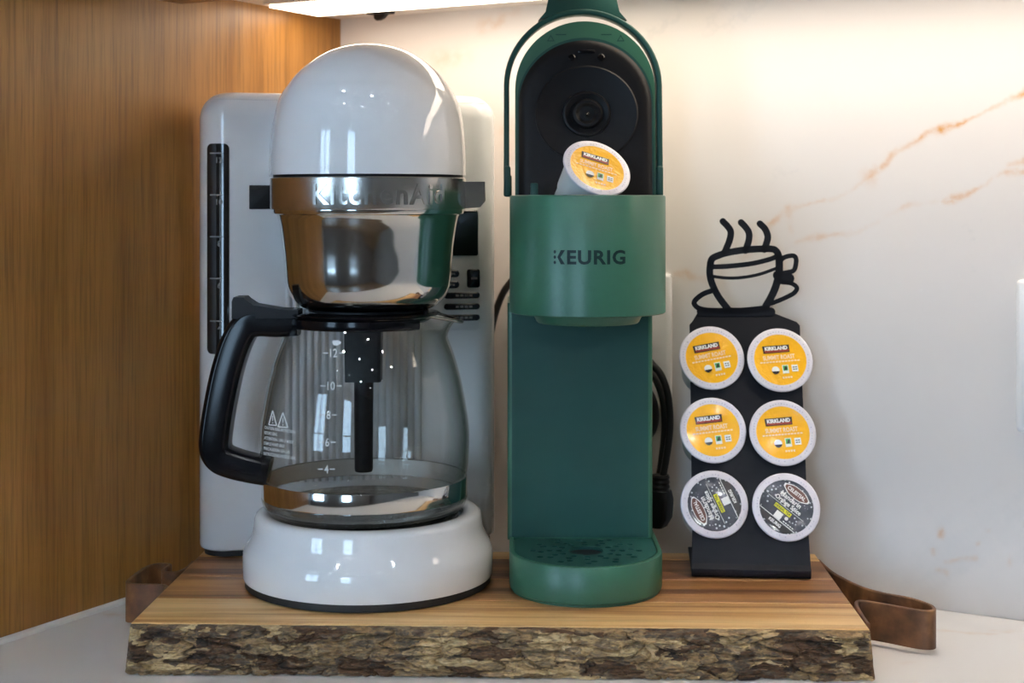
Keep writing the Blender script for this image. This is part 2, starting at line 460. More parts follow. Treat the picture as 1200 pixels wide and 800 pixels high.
tan_lines = [
    wl((895, 268, .25, 2), (911, 255, .55, 2), (922, 247, .15, 2), (964, 236, .35, 1.5), (990, 224, .12, 1.5), (1012, 212, .25, 2), (1020, 206, .8, 3.2), (1033, 195, .8, 2.6), (1050, 176, .35, 2), (1064, 170, .4, 2), (1076, 163, .95, 2.4), (1088, 155, .5, 2), (1102, 151, 1, 2.6), (1118, 146, .9, 2.2), (1132, 139, .75, 1.8), (1150, 131, .3, 1.6), (1180, 119, .45, 1.8), (1200, 110, .95, 2.4), (1260, 80, .8, 3)),
    wl((1106, 234, .7, 1.6), (1118, 231, 1, 2.4), (1140, 224, .75, 1.8), (1156, 217, .3, 1.6), (1166, 208, .25, 1.6), (1172, 203, .5, 2), (1194, 199, .55, 2), (1240, 185, .6, 2)),
    wl((1184, 192, .35, 2), (1203, 186, .6, 2.5), (1240, 170, .5, 2)),
    wl((1040, 252, .05, 2), (1061, 246, .3, 2), (1072, 240, .15, 2), (1100, 235, .1, 2)),
    wl((930, 284, .12, 2), (960, 279, .45, 2.4), (975, 277, .4, 2), (994, 276, .2, 2), (1030, 258, .08, 2)),
    wl((925, 246, .4, 3), (926, 266, .35, 3)), wl((1015, 208, .3, 5), (1019, 214, .25, 5)),
    wl((790, 322, .35, 4), (803, 323, .55, 4), (815, 328, .15, 3), (850, 330, .06, 3)), wl((868, 300, .2, 3), (876, 297, .3, 3)),
    wl((566, 30, .3, 6), (578, 27, .35, 5), (604, 8, .15, 5)), wl((515, 72, .25, 9), (545, 66, .2, 8)), wl((596, 150, .22, 10), (600, 180, .12, 10)),
    wl((1100, 625, .8, 2.5), (1103, 621, .6, 2)), wl((1145, 638, .5, 1.5), (1147, 637, .4, 1.5)), wl((1094, 643, .35, 2), (1095, 647, .3, 2)), wl((1110, 657, .3, 2), (1125, 656, .25, 2), (1140, 655, .3, 2)), wl((1100, 666, .35, 2), (1112, 672, .25, 2)), wl((1158, 621, .4, 1.6), (1160, 620, .3, 1.6)), wl((1180, 660, .3, 2), (1183, 655, .25, 2)),
]
smoke_lines = [
    wl((1105, 630, .20, 16), (1125, 640, .22, 18), (1150, 628, .16, 16), (1170, 615, .14, 14)), wl((1040, 655, .16, 12), (1052, 668, .14, 10), (1085, 668, .14, 10), (1120, 665, .2, 9)),
    wl((1160, 600, .12, 14), (1185, 640, .16, 12), (1200, 610, .2, 10)), wl((1020, 685, .12, 7), (1045, 690, .08, 6)),
    wl((765, 42, .22, 4), (783, 18, .22, 3), (792, 6, .1, 3)), wl((820, 38, .16, 3), (860, 12, .2, 3), (905, -15, .15, 3)), wl((900, 215, .1, 2), (925, 200, .12, 2)),
    wl((1136, 255, .12, 1.5), (1146, 260, .2, 1.5), (1150, 272, .15, 1.5)), wl((1134, 300, .06, 3), (1136, 322, .2, 2)),
]
sv = np.concatenate([np.arange(0, 0.80, 0.0016), [0.9, 1.2, 2.0, ROOM_S1]])
zv = np.concatenate([[FLOOR_Z, -0.4], np.arange(-0.002, 0.50, 0.0016), [0.8, CEIL_Z]])
A, B = np.meshgrid(sv, zv)
vein = field(A, B, tan_lines, 0.4); smoke = field(A, B, smoke_lines, 2.0)
fade = ((A < 0.79) & (B > 0) & (B < 0.49)).astype(float)
nv, nu = A.shape
vv = np.stack([A.ravel(), np.zeros(A.size), B.ravel()], 1)
idx = np.arange(A.size).reshape(nv, nu)
ff = np.stack([idx[:-1, :-1].ravel(), idx[:-1, 1:].ravel(), idx[1:, 1:].ravel(), idx[1:, :-1].ravel()], 1)
me = bpy.data.meshes.new('wall_back'); me.from_pydata(vv.tolist(), [], ff.tolist())
for nm, arr in (('vein', vein * fade), ('smoke', smoke * fade)):
    at = me.attributes.new(nm, 'FLOAT', 'POINT'); at.data.foreach_set('value', arr.ravel().astype(np.float32))
SLAB = vein_mat('veined_stone_slab', (0.69, 0.66, 0.64), (0.58, 0.27, 0.06))
wb = link('wall_back', me, SLAB, None, False); wb.location = CORNER; wb.rotation_euler = (0, 0, -RA); struct(wb)
struct(room_obj('wall_back_left', rb(ROOM_S0, -0.022, -0.02, 0, FLOOR_Z, CEIL_Z), PAINT))

# ---- countertop
ct = thing('countertop', 'pale stone countertop with faint veins under the live edge board', 'countertop', CORNER, -RA)
TOPM = vein_mat('counter_stone', (0.74, 0.725, 0.715))
ts = np.arange(0.0012, 0.8005, 0.004); tt = np.arange(0.0012, 0.6612, 0.004)
A, B = np.meshgrid(ts, tt)
def to_st(px, py):
    p = pix_z(px, py, 0.0) - CORNER
    return p.dot(U), p.dot(V)
def cl(*pts): return [(*to_st(x, y), s, w * 0.001) for x, y, s, w in pts]
cv = field(A, B, [cl((1090, 738, .3, 3), (1130, 741, .2, 3), (1170, 739, .22, 3), (1210, 742, .1, 3)), cl((112, 718, .25, 5), (135, 721, .4, 4), (146, 722, .2, 3)), cl((1060, 778, .15, 4), (1070, 776, .1, 3))], 1.0)
cs = field(A, B, [cl((1040, 700, .08, 14), (1150, 735, .1, 12), (1215, 742, .08, 12))], 2.0)
nv, nu = A.shape
vv = np.stack([A.ravel(), -B.ravel(), np.zeros(A.size)], 1)
idx = np.arange(A.size).reshape(nv, nu)
ff = np.stack([idx[:-1, :-1].ravel(), idx[:-1, 1:].ravel(), idx[1:, 1:].ravel(), idx[1:, :-1].ravel()], 1)
me = bpy.data.meshes.new('surface'); me.from_pydata(vv.tolist(), [], ff[:, ::-1].tolist())
for nm, arr in (('vein', cv), ('smoke', cs)):
    at = me.attributes.new(nm, 'FLOAT', 'POINT'); at.data.foreach_set('value', arr.ravel().astype(np.float32))
link('surface', me, TOPM, ct, False)
room_obj('slab', join_vf(rb(0.001, 0.8, 0.003, 0.66, -0.03, -0.0004), rb(0.8, 2.4, 0.003, 0.66, -0.03, 0.0)), TOPM, ct)
bc = thing('base_cabinet', 'wooden base cabinet carrying the pale stone countertop', 'cabinet', CORNER, -RA)
room_obj('body', rb(0.002, 2.4, 0.003, 0.61, FLOOR_Z, -0.03), OAK, bc)
for k in range(4):
    d = room_obj('door', rb(0.02 + k * 0.6, 0.58 + k * 0.6, 0.611, 0.63, FLOOR_Z + 0.1, -0.05, 0.003), OAK, bc)
    room_obj('handle', rb(0.29 + k * 0.6, 0.31 + k * 0.6, 0.63, 0.655, -0.2, -0.08, 0.004), BLACK_MATTE, d)

# ---- wooden side panel, white bead of sealant at its foot
wp = thing('side_panel', 'tall oak veneer side panel closing the end of the counter', 'panel', CORNER, -RA)
room_obj('veneer_board', rb(-0.02, 0.0, 0.0, 0.68, FLOOR_Z, CEIL_Z), OAK, wp)
struct(room_obj('trim_1', rb(0.0, 0.006, 0.0, 0.66, -0.0002, 0.0035, 0.0012), mat('white_sealant', (0.8, 0.79, 0.77), rough=0.4)))

# ---- wall cabinet above, its front rail and the light strip under it
CAB_Z = 0.486
uc = thing('wall_cabinet', 'oak wall cabinet with a pale underside hung above the coffee makers', 'cabinet', CORNER, -RA)
room_obj('cabinet_body', rb(0.0, 2.0, 0.0, 0.30, CAB_Z, 1.2), CABWHITE, uc)
room_obj('front_rail', rb(0.035, 2.0, 0.262, 0.30, 0.468, CAB_Z, 0.001), OAK, uc)
room_obj('rail_end', rb(0.0, 0.035, 0.262, 0.30, 0.474, CAB_Z, 0.001), OAK, uc)
for k in range(3):
    room_obj('cabinet_door', rb(0.01 + k * 0.66, 0.65 + k * 0.66, 0.301, 0.32, 0.47, 1.2, 0.002), OAK, uc)
LEDM = mat('warm_led_diffuser', (0.9, 0.85, 0.78), rough=0.5, emit=(1.0, 0.85, 0.68), estr=LED_STRENGTH)
ls = thing('light_strip', 'bright warm light strip under the oak wall cabinet', 'light', room(0, 0, 0), -RA)
room_obj('housing', rb(0.014, 0.954, 0.055, 0.135, 0.4835, CAB_Z, 0.0008), mat('strip_housing', (0.8, 0.78, 0.75), rough=0.4), ls)
room_obj('diffuser', rb(0.018, 0.950, 0.060, 0.130, 0.4815, 0.4840), LEDM, ls)
p0 = pix_wall(446, 18, 0.03)
hk = thing('cable_clip', 'small dark clip fixed under the wall cabinet beside the light strip', 'clip', (p0.x, p0.y, CAB_Z), -RA)
mk('clip_plate', *box_vf(-0.012, 0.012, -0.006, 0.006, -0.0025, 0.0005, 0.001), BLACK_MATTE, hk)
mk('clip_hook', *loft([at_z(rrect(0.007, 0.004, 0.002, 4, 0.001), -0.002), at_z(rrect(0.005, 0.0035, 0.002, 4, -0.001), -0.006), at_z(rrect(0.0025, 0.002, 0.0015, 4, -0.002), -0.008)]), BLACK_MATTE, hk)

# ---- recessed downlights in the ceiling (they sparkle in the enamel)
DL = mat('downlight_lens', (0.9, 0.9, 0.9), emit=(0.91, 0.955, 1.0), estr=DOWNLIGHT_STRENGTH)
DLR = mat('downlight_ring', (0.8, 0.8, 0.8), rough=0.4)
k = 0
for i in range(4):
    for j in range(3):
        s, t = 0.1 + i * 0.85 + 0.2 * (j % 2), 1.15 + j * 0.95
        d = thing('downlight_offscreen', 'round recessed downlight in the ceiling', 'light', room(s, t, CEIL_Z), 0, 'recessed ceiling downlights')
        mk('ring', *lathe([(0.036, -0.001), (0.036, -0.006), (0.046, -0.006), (0.05, -0.001), (0.05, 0.0)], 24), DLR, d)
        mk('lens_offscreen', *lathe_capped([(0.001, -0.003), (0.036, -0.003)], 24), DL, d)

# ---- outlet plates on the back wall
def outlet(name, label, px_edge, py_top, side):
    # plate 70 x 114 mm; px_edge is its visible vertical edge (side = -1 left edge, 1 right edge)
    p = pix_wall(px_edge, py_top, 0.003); s = (p - CORNER).dot(U)
    o = thing(name, label, 'outlet', (CORNER + U * (s - side * 0.036) + Vector((0, 0, p.z - 0.057))), -RA)
    rings = []
    for ins, y in ((0, 0.0), (0, -0.0035), (0.0012, -0.0052), (0.003, -0.006)):
        rings.append([(x, y, z) for x, z in rrect(0.036 - ins, 0.057 - ins, 0.004 - ins * 0.5, 5)])
    mk('plate', *loft(rings), OUTLET, o)
    for zz in (0.019, -0.019):
        f = mk('socket', *loft([[(x, -0.0062, z + zz) for x, z in rrect(0.017, 0.014, 0.006, 5)], [(x, -0.0075, z + zz) for x, z in rrect(0.0165, 0.0135, 0.006, 5)]]), OUTLET, o)
        mk('slot', *join_vf(*[box_vf(x - 0.001, x + 0.001, -0.0078, -0.0070, zz - 0.001, zz + 0.007) for x in (-0.0055, 0.0055)], xf(lathe_capped([(0.0024, 0), (0.0024, 0.0008)], 12), Matrix.Translation((0, -0.0070, zz - 0.006)) @ Matrix.Rotation(pi / 2, 4, 'X'))), BLACK_MATTE, f)
    mk('screw', *xf(lathe_capped([(0.0028, 0), (0.0028, 0.0006), (0.001, 0.001)], 12), Matrix.Translation((0, -0.006, 0)) @ Matrix.Rotation(pi / 2, 4, 'X')), OUTLET, o)
    return o
outlet('outlet_plate', 'white wall outlet plate alone on the bare veined wall', 1191, 327, -1)
outlet('outlet_plate', 'white wall outlet plate behind the green coffee maker', 786, 320, 1)

# ================================================================== LIVE EDGE BOARD
BT = 0.032      # board top
bd = thing('live_edge_board', 'thick live edge wooden board with rough bark along its front', 'board', (-0.0098, 0.9856, 0), radians(-1.8))
BW, BD = 0.245, 0.214
P1 = wood_mat('plank_pale', [(0.32, (0.34, 0.140, 0.042)), (0.43, (0.62, 0.34, 0.12)), (0.54, (0.80, 0.53, 0.23)), (0.66, (0.84, 0.58, 0.28)), (0.74, (0.50, 0.24, 0.08))], 30, 0.05, 0, fine=0.25, rings=0.8, coat=0.15, seed=2.2)
P2 = wood_mat('plank_amber', [(0.32, (0.11, 0.042, 0.016)), (0.5, (0.40, 0.185, 0.062)), (0.66, (0.54, 0.28, 0.10))], 46, 0.05, 0, fine=0.3, rings=0.8, coat=0.15, seed=7.7)
P3 = wood_mat('plank_brown', [(0.34, (0.085, 0.036, 0.017)), (0.52, (0.25, 0.108, 0.042)), (0.70, (0.46, 0.23, 0.09))], 46, 0.05, 0, fine=0.3, rings=0.8, coat=0.15, seed=12.4)
ys = [(0.004, 0.067, P1), (0.067, 0.129, P2), (0.129, 0.190, P3), (0.190, BD, P1)]
for k, (y0, y1, pm) in enumerate(ys):
    mk('plank', *box_vf(-BW, BW, y0 + 0.0002, y1 - 0.0002, 0.0, BT, 0.0011), pm, bd)

def bark_mat():
    m = bpy.data.materials.new('bark'); m.use_nodes = True
    nt = m.node_tree; b = nt.nodes['Principled BSDF']; L = nt.links.new
    tc = nt.nodes.new('ShaderNodeTexCoord'); mp = nt.nodes.new('ShaderNodeMapping'); mp.inputs['Scale'].default_value = (0.62, 1, 2.0)
    L(tc.outputs['Object'], mp.inputs['Vector'])
    wn = nd(nt, 'ShaderNodeTexNoise', Scale=60.0, Detail=3.0); L(mp.outputs[0], wn.inputs['Vector'])
    ad = nt.nodes.new('ShaderNodeMix'); ad.data_type = 'VECTOR'; ad.inputs[0].default_value = 0.035
    L(mp.outputs[0], ad.inputs[4]); L(wn.outputs['Color'], ad.inputs[5])
    v = nd(nt, 'ShaderNodeTexVoronoi', Scale=70.0); L(ad.outputs[1], v.inputs['Vector'])
    sp = nt.nodes.new('ShaderNodeSeparateColor'); L(v.outputs['Color'], sp.inputs[0])
    n2 = nd(nt, 'ShaderNodeTexNoise', Scale=75.0, Detail=6.0, Roughness=0.7); L(mp.outputs[0], n2.inputs['Vector'])
    mx = nt.nodes.new('ShaderNodeMix'); mx.data_type = 'FLOAT'; mx.inputs[0].default_value = 0.62
    L(sp.outputs[0], mx.inputs[2]); L(n2.outputs['Fac'], mx.inputs[3])
    r = ramp(nt, [(0.26, (0.030, 0.020, 0.014)), (0.37, (0.13, 0.065, 0.028)), (0.44, (0.11, 0.085, 0.062)), (0.51, (0.32, 0.200, 0.090)), (0.57, (0.20, 0.145, 0.090)), (0.64, (0.46, 0.31, 0.15)), (0.76, (0.62, 0.48, 0.28))])
    L(mx.outputs[0], r.inputs['Fac'])
    n3 = nd(nt, 'ShaderNodeTexNoise', Scale=420.0, Detail=4.0); L(mp.outputs[0], n3.inputs['Vector'])
    r3 = ramp(nt, [(0.35, (0.55, 0.52, 0.5)), (0.6, (1.1, 1.08, 1.0))]); L(n3.outputs['Fac'], r3.inputs['Fac'])
    mm = nt.nodes.new('ShaderNodeMix'); mm.data_type = 'RGBA'; mm.blend_type = 'MULTIPLY'; mm.inputs[0].default_value = 0.8
    L(r.outputs[0], mm.inputs[6]); L(r3.outputs[0], mm.inputs[7]); L(mm.outputs[2], b.inputs['Base Color'])
    b.inputs['Roughness'].default_value = 0.85
    bp = nd(nt, 'ShaderNodeBump', Strength=0.8, Distance=0.0012); L(n3.outputs['Fac'], bp.inputs['Height']); L(bp.outputs['Normal'], b.inputs['Normal'])
    return m
nx, nz = 900, 56
bv, bf = [], []
for j in range(nz + 1):
    for i in range(nx + 1):
        fx, fz = i / nx, j / nz
        x = -BW + 2 * BW * fx; z = 0.0305 * fz
        p = Vector((x * 26, z * 105, 3.1))
        p2 = p + Vector((noise.noise(p * 1.5), noise.noise(p * 1.5 + Vector((9, 2, 1))), 0)) * 0.7
        d = noise.voronoi(p2)[0]; crack = min(1.0, (d[1] - d[0]) / 0.16)
        ps = Vector((x * 80, z * 260, 7.7)); ps += Vector((noise.noise(ps), noise.noise(ps + Vector((5, 5, 5))), 0)) * 0.6
        ds = noise.voronoi(ps)[0]; crack2 = min(1.0, (ds[1] - ds[0]) / 0.2)
        lum = noise.fractal(Vector((x * 55, z * 110, 1.7)), 1.0, 2.0, 4)
        cellh = noise.noise(Vector((round(p2.x), round(p2.y), 1.3)))
        h = 0.0010 + 0.0044 * crack ** 0.55 + 0.0016 * crack2 ** 0.7 + 0.0020 * lum + 0.0016 * cellh
        edge = min(1.0, fx / 0.006, (1 - fx) / 0.006); h *= 0.3 + 0.7 * edge
        flare = 0.0035 * (1 - fz) ** 1.5
        if fz > 0.93: h *= 0.35 + 0.65 * (1 - fz) / 0.07
        bv.append((x * (1 + 0.010 * (1 - fz)), 0.0042 - h - flare, z + 0.0006 + 0.0005 * noise.noise(Vector((x * 70, 2, 4))) * (fz > 0.97)))
n1 = nx + 1
for j in range(nz):
    for i in range(nx): bf.append((j * n1 + i, j * n1 + i + 1, (j + 1) * n1 + i + 1, (j + 1) * n1 + i))
# close the bark against the plank behind it
bi = len(bv)
ring = [j * n1 for j in range(nz, -1, -1)] + list(range(1, nx + 1)) + [j * n1 + nx for j in range(1, nz + 1)] + [nz * n1 + i for i in range(nx - 1, 0, -1)]
for r_ in ring: bv.append((max(-BW + .0005, min(BW - .0005, bv[r_][0])), 0.0045, bv[r_][2]))
m_ = len(ring)
for k in range(m_): bf.append((ring[k], ring[(k + 1) % m_], bi + (k + 1) % m_, bi + k))
mk('bark_edge', bv, bf, bark_mat(), bd, True, 60)

LEATHER = bpy.data.materials.new('brown_leather'); LEATHER.use_nodes = True
nt = LEATHER.node_tree; b = nt.nodes['Principled BSDF']
tc = nt.nodes.new('ShaderNodeTexCoord'); n = nd(nt, 'ShaderNodeTexNoise', Scale=55.0, Detail=4.0); nt.links.new(tc.outputs['Object'], n.inputs['Vector'])
r = ramp(nt, [(0.35, (0.065, 0.026, 0.010)), (0.55, (0.16, 0.066, 0.024)), (0.75, (0.30, 0.135, 0.048))]); nt.links.new(n.outputs['Fac'], r.inputs['Fac']); nt.links.new(r.outputs[0], b.inputs['Base Color'])
b.inputs['Roughness'].default_value = 0.5
bp = nd(nt, 'ShaderNodeBump', Strength=0.3, Distance=0.0006); nt.links.new(n.outputs['Fac'], bp.inputs['Height']); nt.links.new(bp.outputs['Normal'], b.inputs['Normal'])
LEATHER_SUEDE = mat('leather_flesh_side', (0.36, 0.165, 0.05), rough=0.75, bump=0.4, bscale=300, vary=0.2)
def strap(pts, z0, z1, th=0.0028, lift=None):
    # world-space plan path of a standing leather band -> board-local mesh, smooth and flesh sides
    path = catmull([(x, y, 0) for x, y in pts], 10)
    M = bd.matrix_basis.inverted() if False else (Matrix.Translation(bd.location) @ Matrix.Rotation(radians(-1.8), 4, 'Z')).inverted()
    V_, Fc = [], []
    n = len(path)
    for i, p in enumerate(path):
        t = (path[min(i + 1, n - 1)] - path[max(i - 1, 0)]).normalized(); s = Vector((t.y, -t.x, 0))
        zz = lift(i / (n - 1)) if lift else 0
        for a, z in ((-th / 2, z0), (-th / 2, z1 - 0.0006), (-th * 0.3, z1), (th * 0.3, z1), (th / 2, z1 - 0.0006), (th / 2, z0)):
            q = p + s * a; V_.append(M @ Vector((q.x, q.y, z + zz)))
    for i in range(n - 1):
        for k in range(6):
            k2 = (k + 1) % 6; Fc.append((i * 6 + k, i * 6 + k2, (i + 1) * 6 + k2, (i + 1) * 6 + k))
    Fc.append(tuple(range(6))); Fc.append(tuple(range((n - 1) * 6, n * 6)))
    return V_, Fc
so = mk('leather_handle', *strap([(0.2385, 1.000), (0.2400, 1.030), (0.2425, 1.052), (0.2480, 1.0585), (0.262, 1.050), (0.282, 1.034), (0.2915, 1.034), (0.2935, 1.047), (0.284, 1.066), (0.268, 1.080), (0.256, 1.098), (0.2455, 1.135), (0.2425, 1.165), (0.2420, 1.18)], 0.0035, 0.0305), LEATHER, bd)
so['label'] = 'brown leather loop handle bowed out over the bare countertop'
so = mk('leather_handle', *strap([(-0.2525, 1.075), (-0.2535, 1.097), (-0.262, 1.1035), (-0.280, 1.1050), (-0.2865, 1.113), (-0.2855, 1.140), (-0.282, 1.160), (-0.274, 1.168), (-0.2665, 1.164), (-0.2680, 1.152), (-0.266, 1.142), (-0.2560, 1.142), (-0.2515, 1.155), (-0.2510, 1.175)], 0.0015, 0.0305), LEATHER, bd)
so['label'] = 'brown leather loop handle crumpled against the oak side panel'

# ================================================================== WHITE DRIP COFFEE MAKER
CX, CY = -0.1064, 1.108
CM_ROT = radians(13)
cm = thing('drip_coffee_maker', 'glossy white drip coffee maker with domed top and steel brew basket', 'coffee maker', (CX, CY, BT), CM_ROT)
CR, SR = cos(CM_ROT), sin(CM_ROT)
def cm_local(p): d = Vector((p.x - CX, p.y - CY)); return Vector((CR * d.x + SR * d.y, -SR * d.x + CR * d.y, p.z - BT))
def cm_world(x, y, z): return Vector((CX + CR * x - SR * y, CY + SR * x + CR * y, z + BT))
def cm_front(px, py, ly):
    # where the sight line through a pixel meets the local plane y = ly
    dx, dz = (px - 600) / F, -(py - HZ) / F
    Y = (ly + CR * CY - SR * CX) / (CR - SR * dx)
    return cm_local(pix(px, py, Y))
zl = lambda z: z - BT
mk('base_foot', *lathe_capped([(0.088, 0.0), (0.0905, 0.001), (0.0905, 0.006), (0.088, 0.007)], 96), RUBBER, cm)
basep = [(0.088, 0.0055), (0.0915, 0.0062), (0.0922, 0.0085), (0.0922, 0.021), (0.0916, 0.0255), (0.0895, 0.030), (0.0868, 0.0345), (0.0850, 0.039), (0.0842, 0.0435), (0.0838, 0.0485), (0.0825, 0.0516), (0.0798, 0.0532), (0.076, 0.0535), (0.0715, 0.0528), (0.0702, 0.0515), (0.0700, 0.0475), (0.0, 0.047)]
mk('base', *lathe(basep, 112), WHITE, cm, True, 40)
mk('warming_plate', *lathe([(0.0697, 0.0474), (0.0690, 0.0495), (0.0665, 0.0500), (0.064, 0.0488), (0.0, 0.0486)], 80), BLACK, cm)

# tower
THW, THD, TY, TR = 0.120, 0.0375, 0.130, 0.022
TZ0, TZ1 = 0.0, 0.367
rings = []
for ins, z in ((0.006, 0.0), (0.0035, 0.0008), (0.0035, 0.0052)): rings.append(at_z(rrect(THW - ins, THD - ins, TR - ins, 10, 0, TY), z))
mk('tower_foot', *loft(rings), RUBBER, cm)
rings = [at_z(rrect(THW - 0.003, THD - 0.003, TR - 0.003, 10, 0, TY), 0.005), at_z(rrect(THW - 0.0004, THD - 0.0004, TR, 10, 0, TY), 0.0062), at_z(rrect(THW, THD, TR, 10, 0, TY), 0.008)]
RT, RF_ = 0.019, 0.011
def tring(a, dx=0.0):
    return at_z(rrect(THW - RT * (1 - cos(a)) - dx, THD - RF_ * (1 - cos(a)) - dx, max(0.004, TR - RF_ * (1 - cos(a))), 10, 0, TY), TZ1 - RT + RT * sin(a))
a_s = radians(44)
for k in range(7): rings.append(tring(a_s * k / 6))
mk('tower', *loft(rings), WHITE_PANEL, cm, True, 50)
lift_ = 0.0006
rings = [[(x, y, z - 0.002) for x, y, z in tring(a_s, 0.0012)]] + [[(x, y, z + lift_) for x, y, z in tring(a_s, 0.0012)]]
for k in range(8): rings.append([(x, y, z + lift_) for x, y, z in tring(a_s + (pi / 2 - a_s) * k / 7, 0.0004)])
mk('reservoir_lid', *loft(rings), WHITE_PANEL, cm, True, 50)
FY = TY - THD     # local y of the tower's front face

# ribbed middle of the tower front
p0 = cm_front(334, 470, FY - 0.001); p1 = cm_front(494, 470, FY - 0.001)
nr = 19; xs, yy = [], []
for k in range(nr * 8 + 1):
    f = k / (nr * 8); xs.append(p0.x + (p1.x - p0.x) * f); yy.append(FY - 0.0006 - 0.0022 * abs(sin(pi * nr * f)) ** 0.8)
rz0, rz1 = 0.058, 0.262
V_ = []
for z in (rz0, rz1):
    for x, y in zip(xs, yy): V_.append((x, y, z))
    V_ += [(xs[-1], FY + 0.001, z), (xs[0], FY + 0.001, z)]
m_ = len(xs) + 2
Fc = [(k, (k + 1) % m_, m_ + (k + 1) % m_, m_ + k) for k in range(m_)] + [tuple(range(m_))[::-1], tuple(range(m_, 2 * m_))]
mk('ribbed_panel', V_, Fc, RIBBED, cm, True, 50)

# water window wrapped over the tower's left front edge
outl = rrect(THW + 0.0007, THD + 0.0007, TR + 0.0007, 24, 0, TY)
outl = [outl[0]] + outl[:0:-1]
seg = []
oo = outl + [outl[0]]
for (xa, ya), (xb, yb) in zip(oo[:-1], oo[1:]):
    for k in range(12):
        f = k / 12; x, y = xa + (xb - xa) * f, ya + (yb - ya) * f
        w = cm_world(x, y, 0); px = 600 + w.x * F / w.y
        if 242.5 <= px <= 270 and y < TY - 0.001 and x < -0.05: seg.append((x, y))
seg.sort(key=lambda q: q[0] - q[1] * 0.2)
seg = sorted(seg, key=lambda q: (cm_world(q[0], q[1], 0).x / cm_world(q[0], q[1], 0).y))
wz0, wz1 = cm_front(256, 415, FY).z, cm_front(256, 168, FY).z
cum = [0.0]
for a, b_ in zip(seg[:-1], seg[1:]): cum.append(cum[-1] + math.hypot(b_[0] - a[0], b_[1] - a[1]))
V_, Fc = [], []
rr = 0.0045
for (x, y), c in zip(seg, cum):
    e = min(c, cum[-1] - c); ins = rr - sqrt(max(0, rr * rr - max(0, rr - e) ** 2))
    V_ += [(x, y, wz0 + ins), (x, y, wz1 - ins)]
for k in range(len(seg) - 1): Fc.append((2 * k, 2 * k + 2, 2 * k + 3, 2 * k + 1))
win = mk('water_window', V_, Fc, BLACK_GLASS, cm)
def on_seg(u):
    L_ = cum[-1] * u
    for k in range(len(seg) - 1):
        if cum[k + 1] >= L_:
            f = (L_ - cum[k]) / max(1e-9, cum[k + 1] - cum[k]); x = seg[k][0] + (seg[k + 1][0] - seg[k][0]) * f; y = seg[k][1] + (seg[k + 1][1] - seg[k][1]) * f
            tx, ty = seg[k + 1][0] - seg[k][0], seg[k + 1][1] - seg[k][1]; l = math.hypot(tx, ty)
            return x + ty / l * 0.0004, y - tx / l * 0.0004
    return seg[-1]
gp = []
for py, txt in ((180, '12'), (229, '10'), (278, '8'), (327, '6'), (377, '4')):
    z = cm_front(256, py, FY).z
    a = [on_seg(0.18), on_seg(0.5), on_seg(0.72)]
    for q, q2 in ((a[0], a[1]), (a[1], a[2])): gp.append(([(q[0], q[1], z), (q2[0], q2[1], z), (q2[0], q2[1], z + 0.0009), (q[0], q[1], z + 0.0009)], [(0, 1, 2, 3)]))
    tv, tf = text_vf(txt, 0.0062, bold=0.00005)
    gp.append(([Vector((*on_seg(0.6 + v.x / cum[-1]), z - 0.005 + v.y)) for v in tv], tf))
q = on_seg(0.62); q2 = on_seg(0.655)
gp.append(([(q[0], q[1], wz0 + 0.012), (q2[0], q2[1], wz0 + 0.012), (q2[0], q2[1], wz1 - 0.012), (q[0], q[1], wz1 - 0.012)], [(0, 1, 2, 3)]))
mk('level_marks', *join_vf(*gp), mat('faded_print', (0.30, 0.29, 0.28), rough=0.5), win, False)

def front_pad(name, x0, y0, x1, y1, r, m, proud=0.0012, parent=cm):
    a, b_ = cm_front(x0, y1, FY), cm_front(x1, y0, FY)
    hw, hz = (b_.x - a.x) / 2, (b_.z - a.z) / 2; mx_, mz = (a.x + b_.x) / 2, (a.z + b_.z) / 2
    rg = [[(mx_ + x, FY + 0.0006, mz + z) for x, z in rrect(hw, hz, r, 6)], [(mx_ + x, FY - proud * 0.6, mz + z) for x, z in rrect(hw, hz, r, 6)], [(mx_ + x, FY - proud, mz + z) for x, z in rrect(hw - proud * .5, hz - proud * .5, r, 6)]]
    return mk(name, *loft(rg), m, parent), (mx_, mz, hw, hz)
front_pad('recess_cover', 292, 217, 322, 245, 0.0006, BLACK_MATTE, 0.0008)
front_pad('control_panel', 470, 244, 562, 388, 0.003, WHITE_PANEL, 0.0006)
front_pad('display', 480, 246, 560, 300, 0.0015, BLACK_GLASS, 0.0014)
for (x0, y0, x1, y1, r, txt) in ((514, 316, 538, 325, 0.003, 'Hour'), (510, 329, 538, 338, 0.003, 'Min'), (547, 315, 562, 337, 0.002, 'Brew'), (520, 342, 562, 350, 0.0028, 'Auto Set'), (520, 355, 562, 363, 0.0028, 'Clean'), (520, 368, 562, 376, 0.0028, 'Carafe')):
    bo, (mx_, mz, hw, hz) = front_pad('button', x0, y0, x1, y1, r, BLACK, 0.0016)
    dash = [box_vf(mx_ - hw * .35 + k * hw * .25, mx_ - hw * .35 + k * hw * .25 + hw * .17, FY - 0.00185, FY - 0.0016, mz - 0.0008, mz + 0.0008) for k in range(4)]
    mk('button_print', *join_vf(*dash), mat('faded_print'), bo, False)

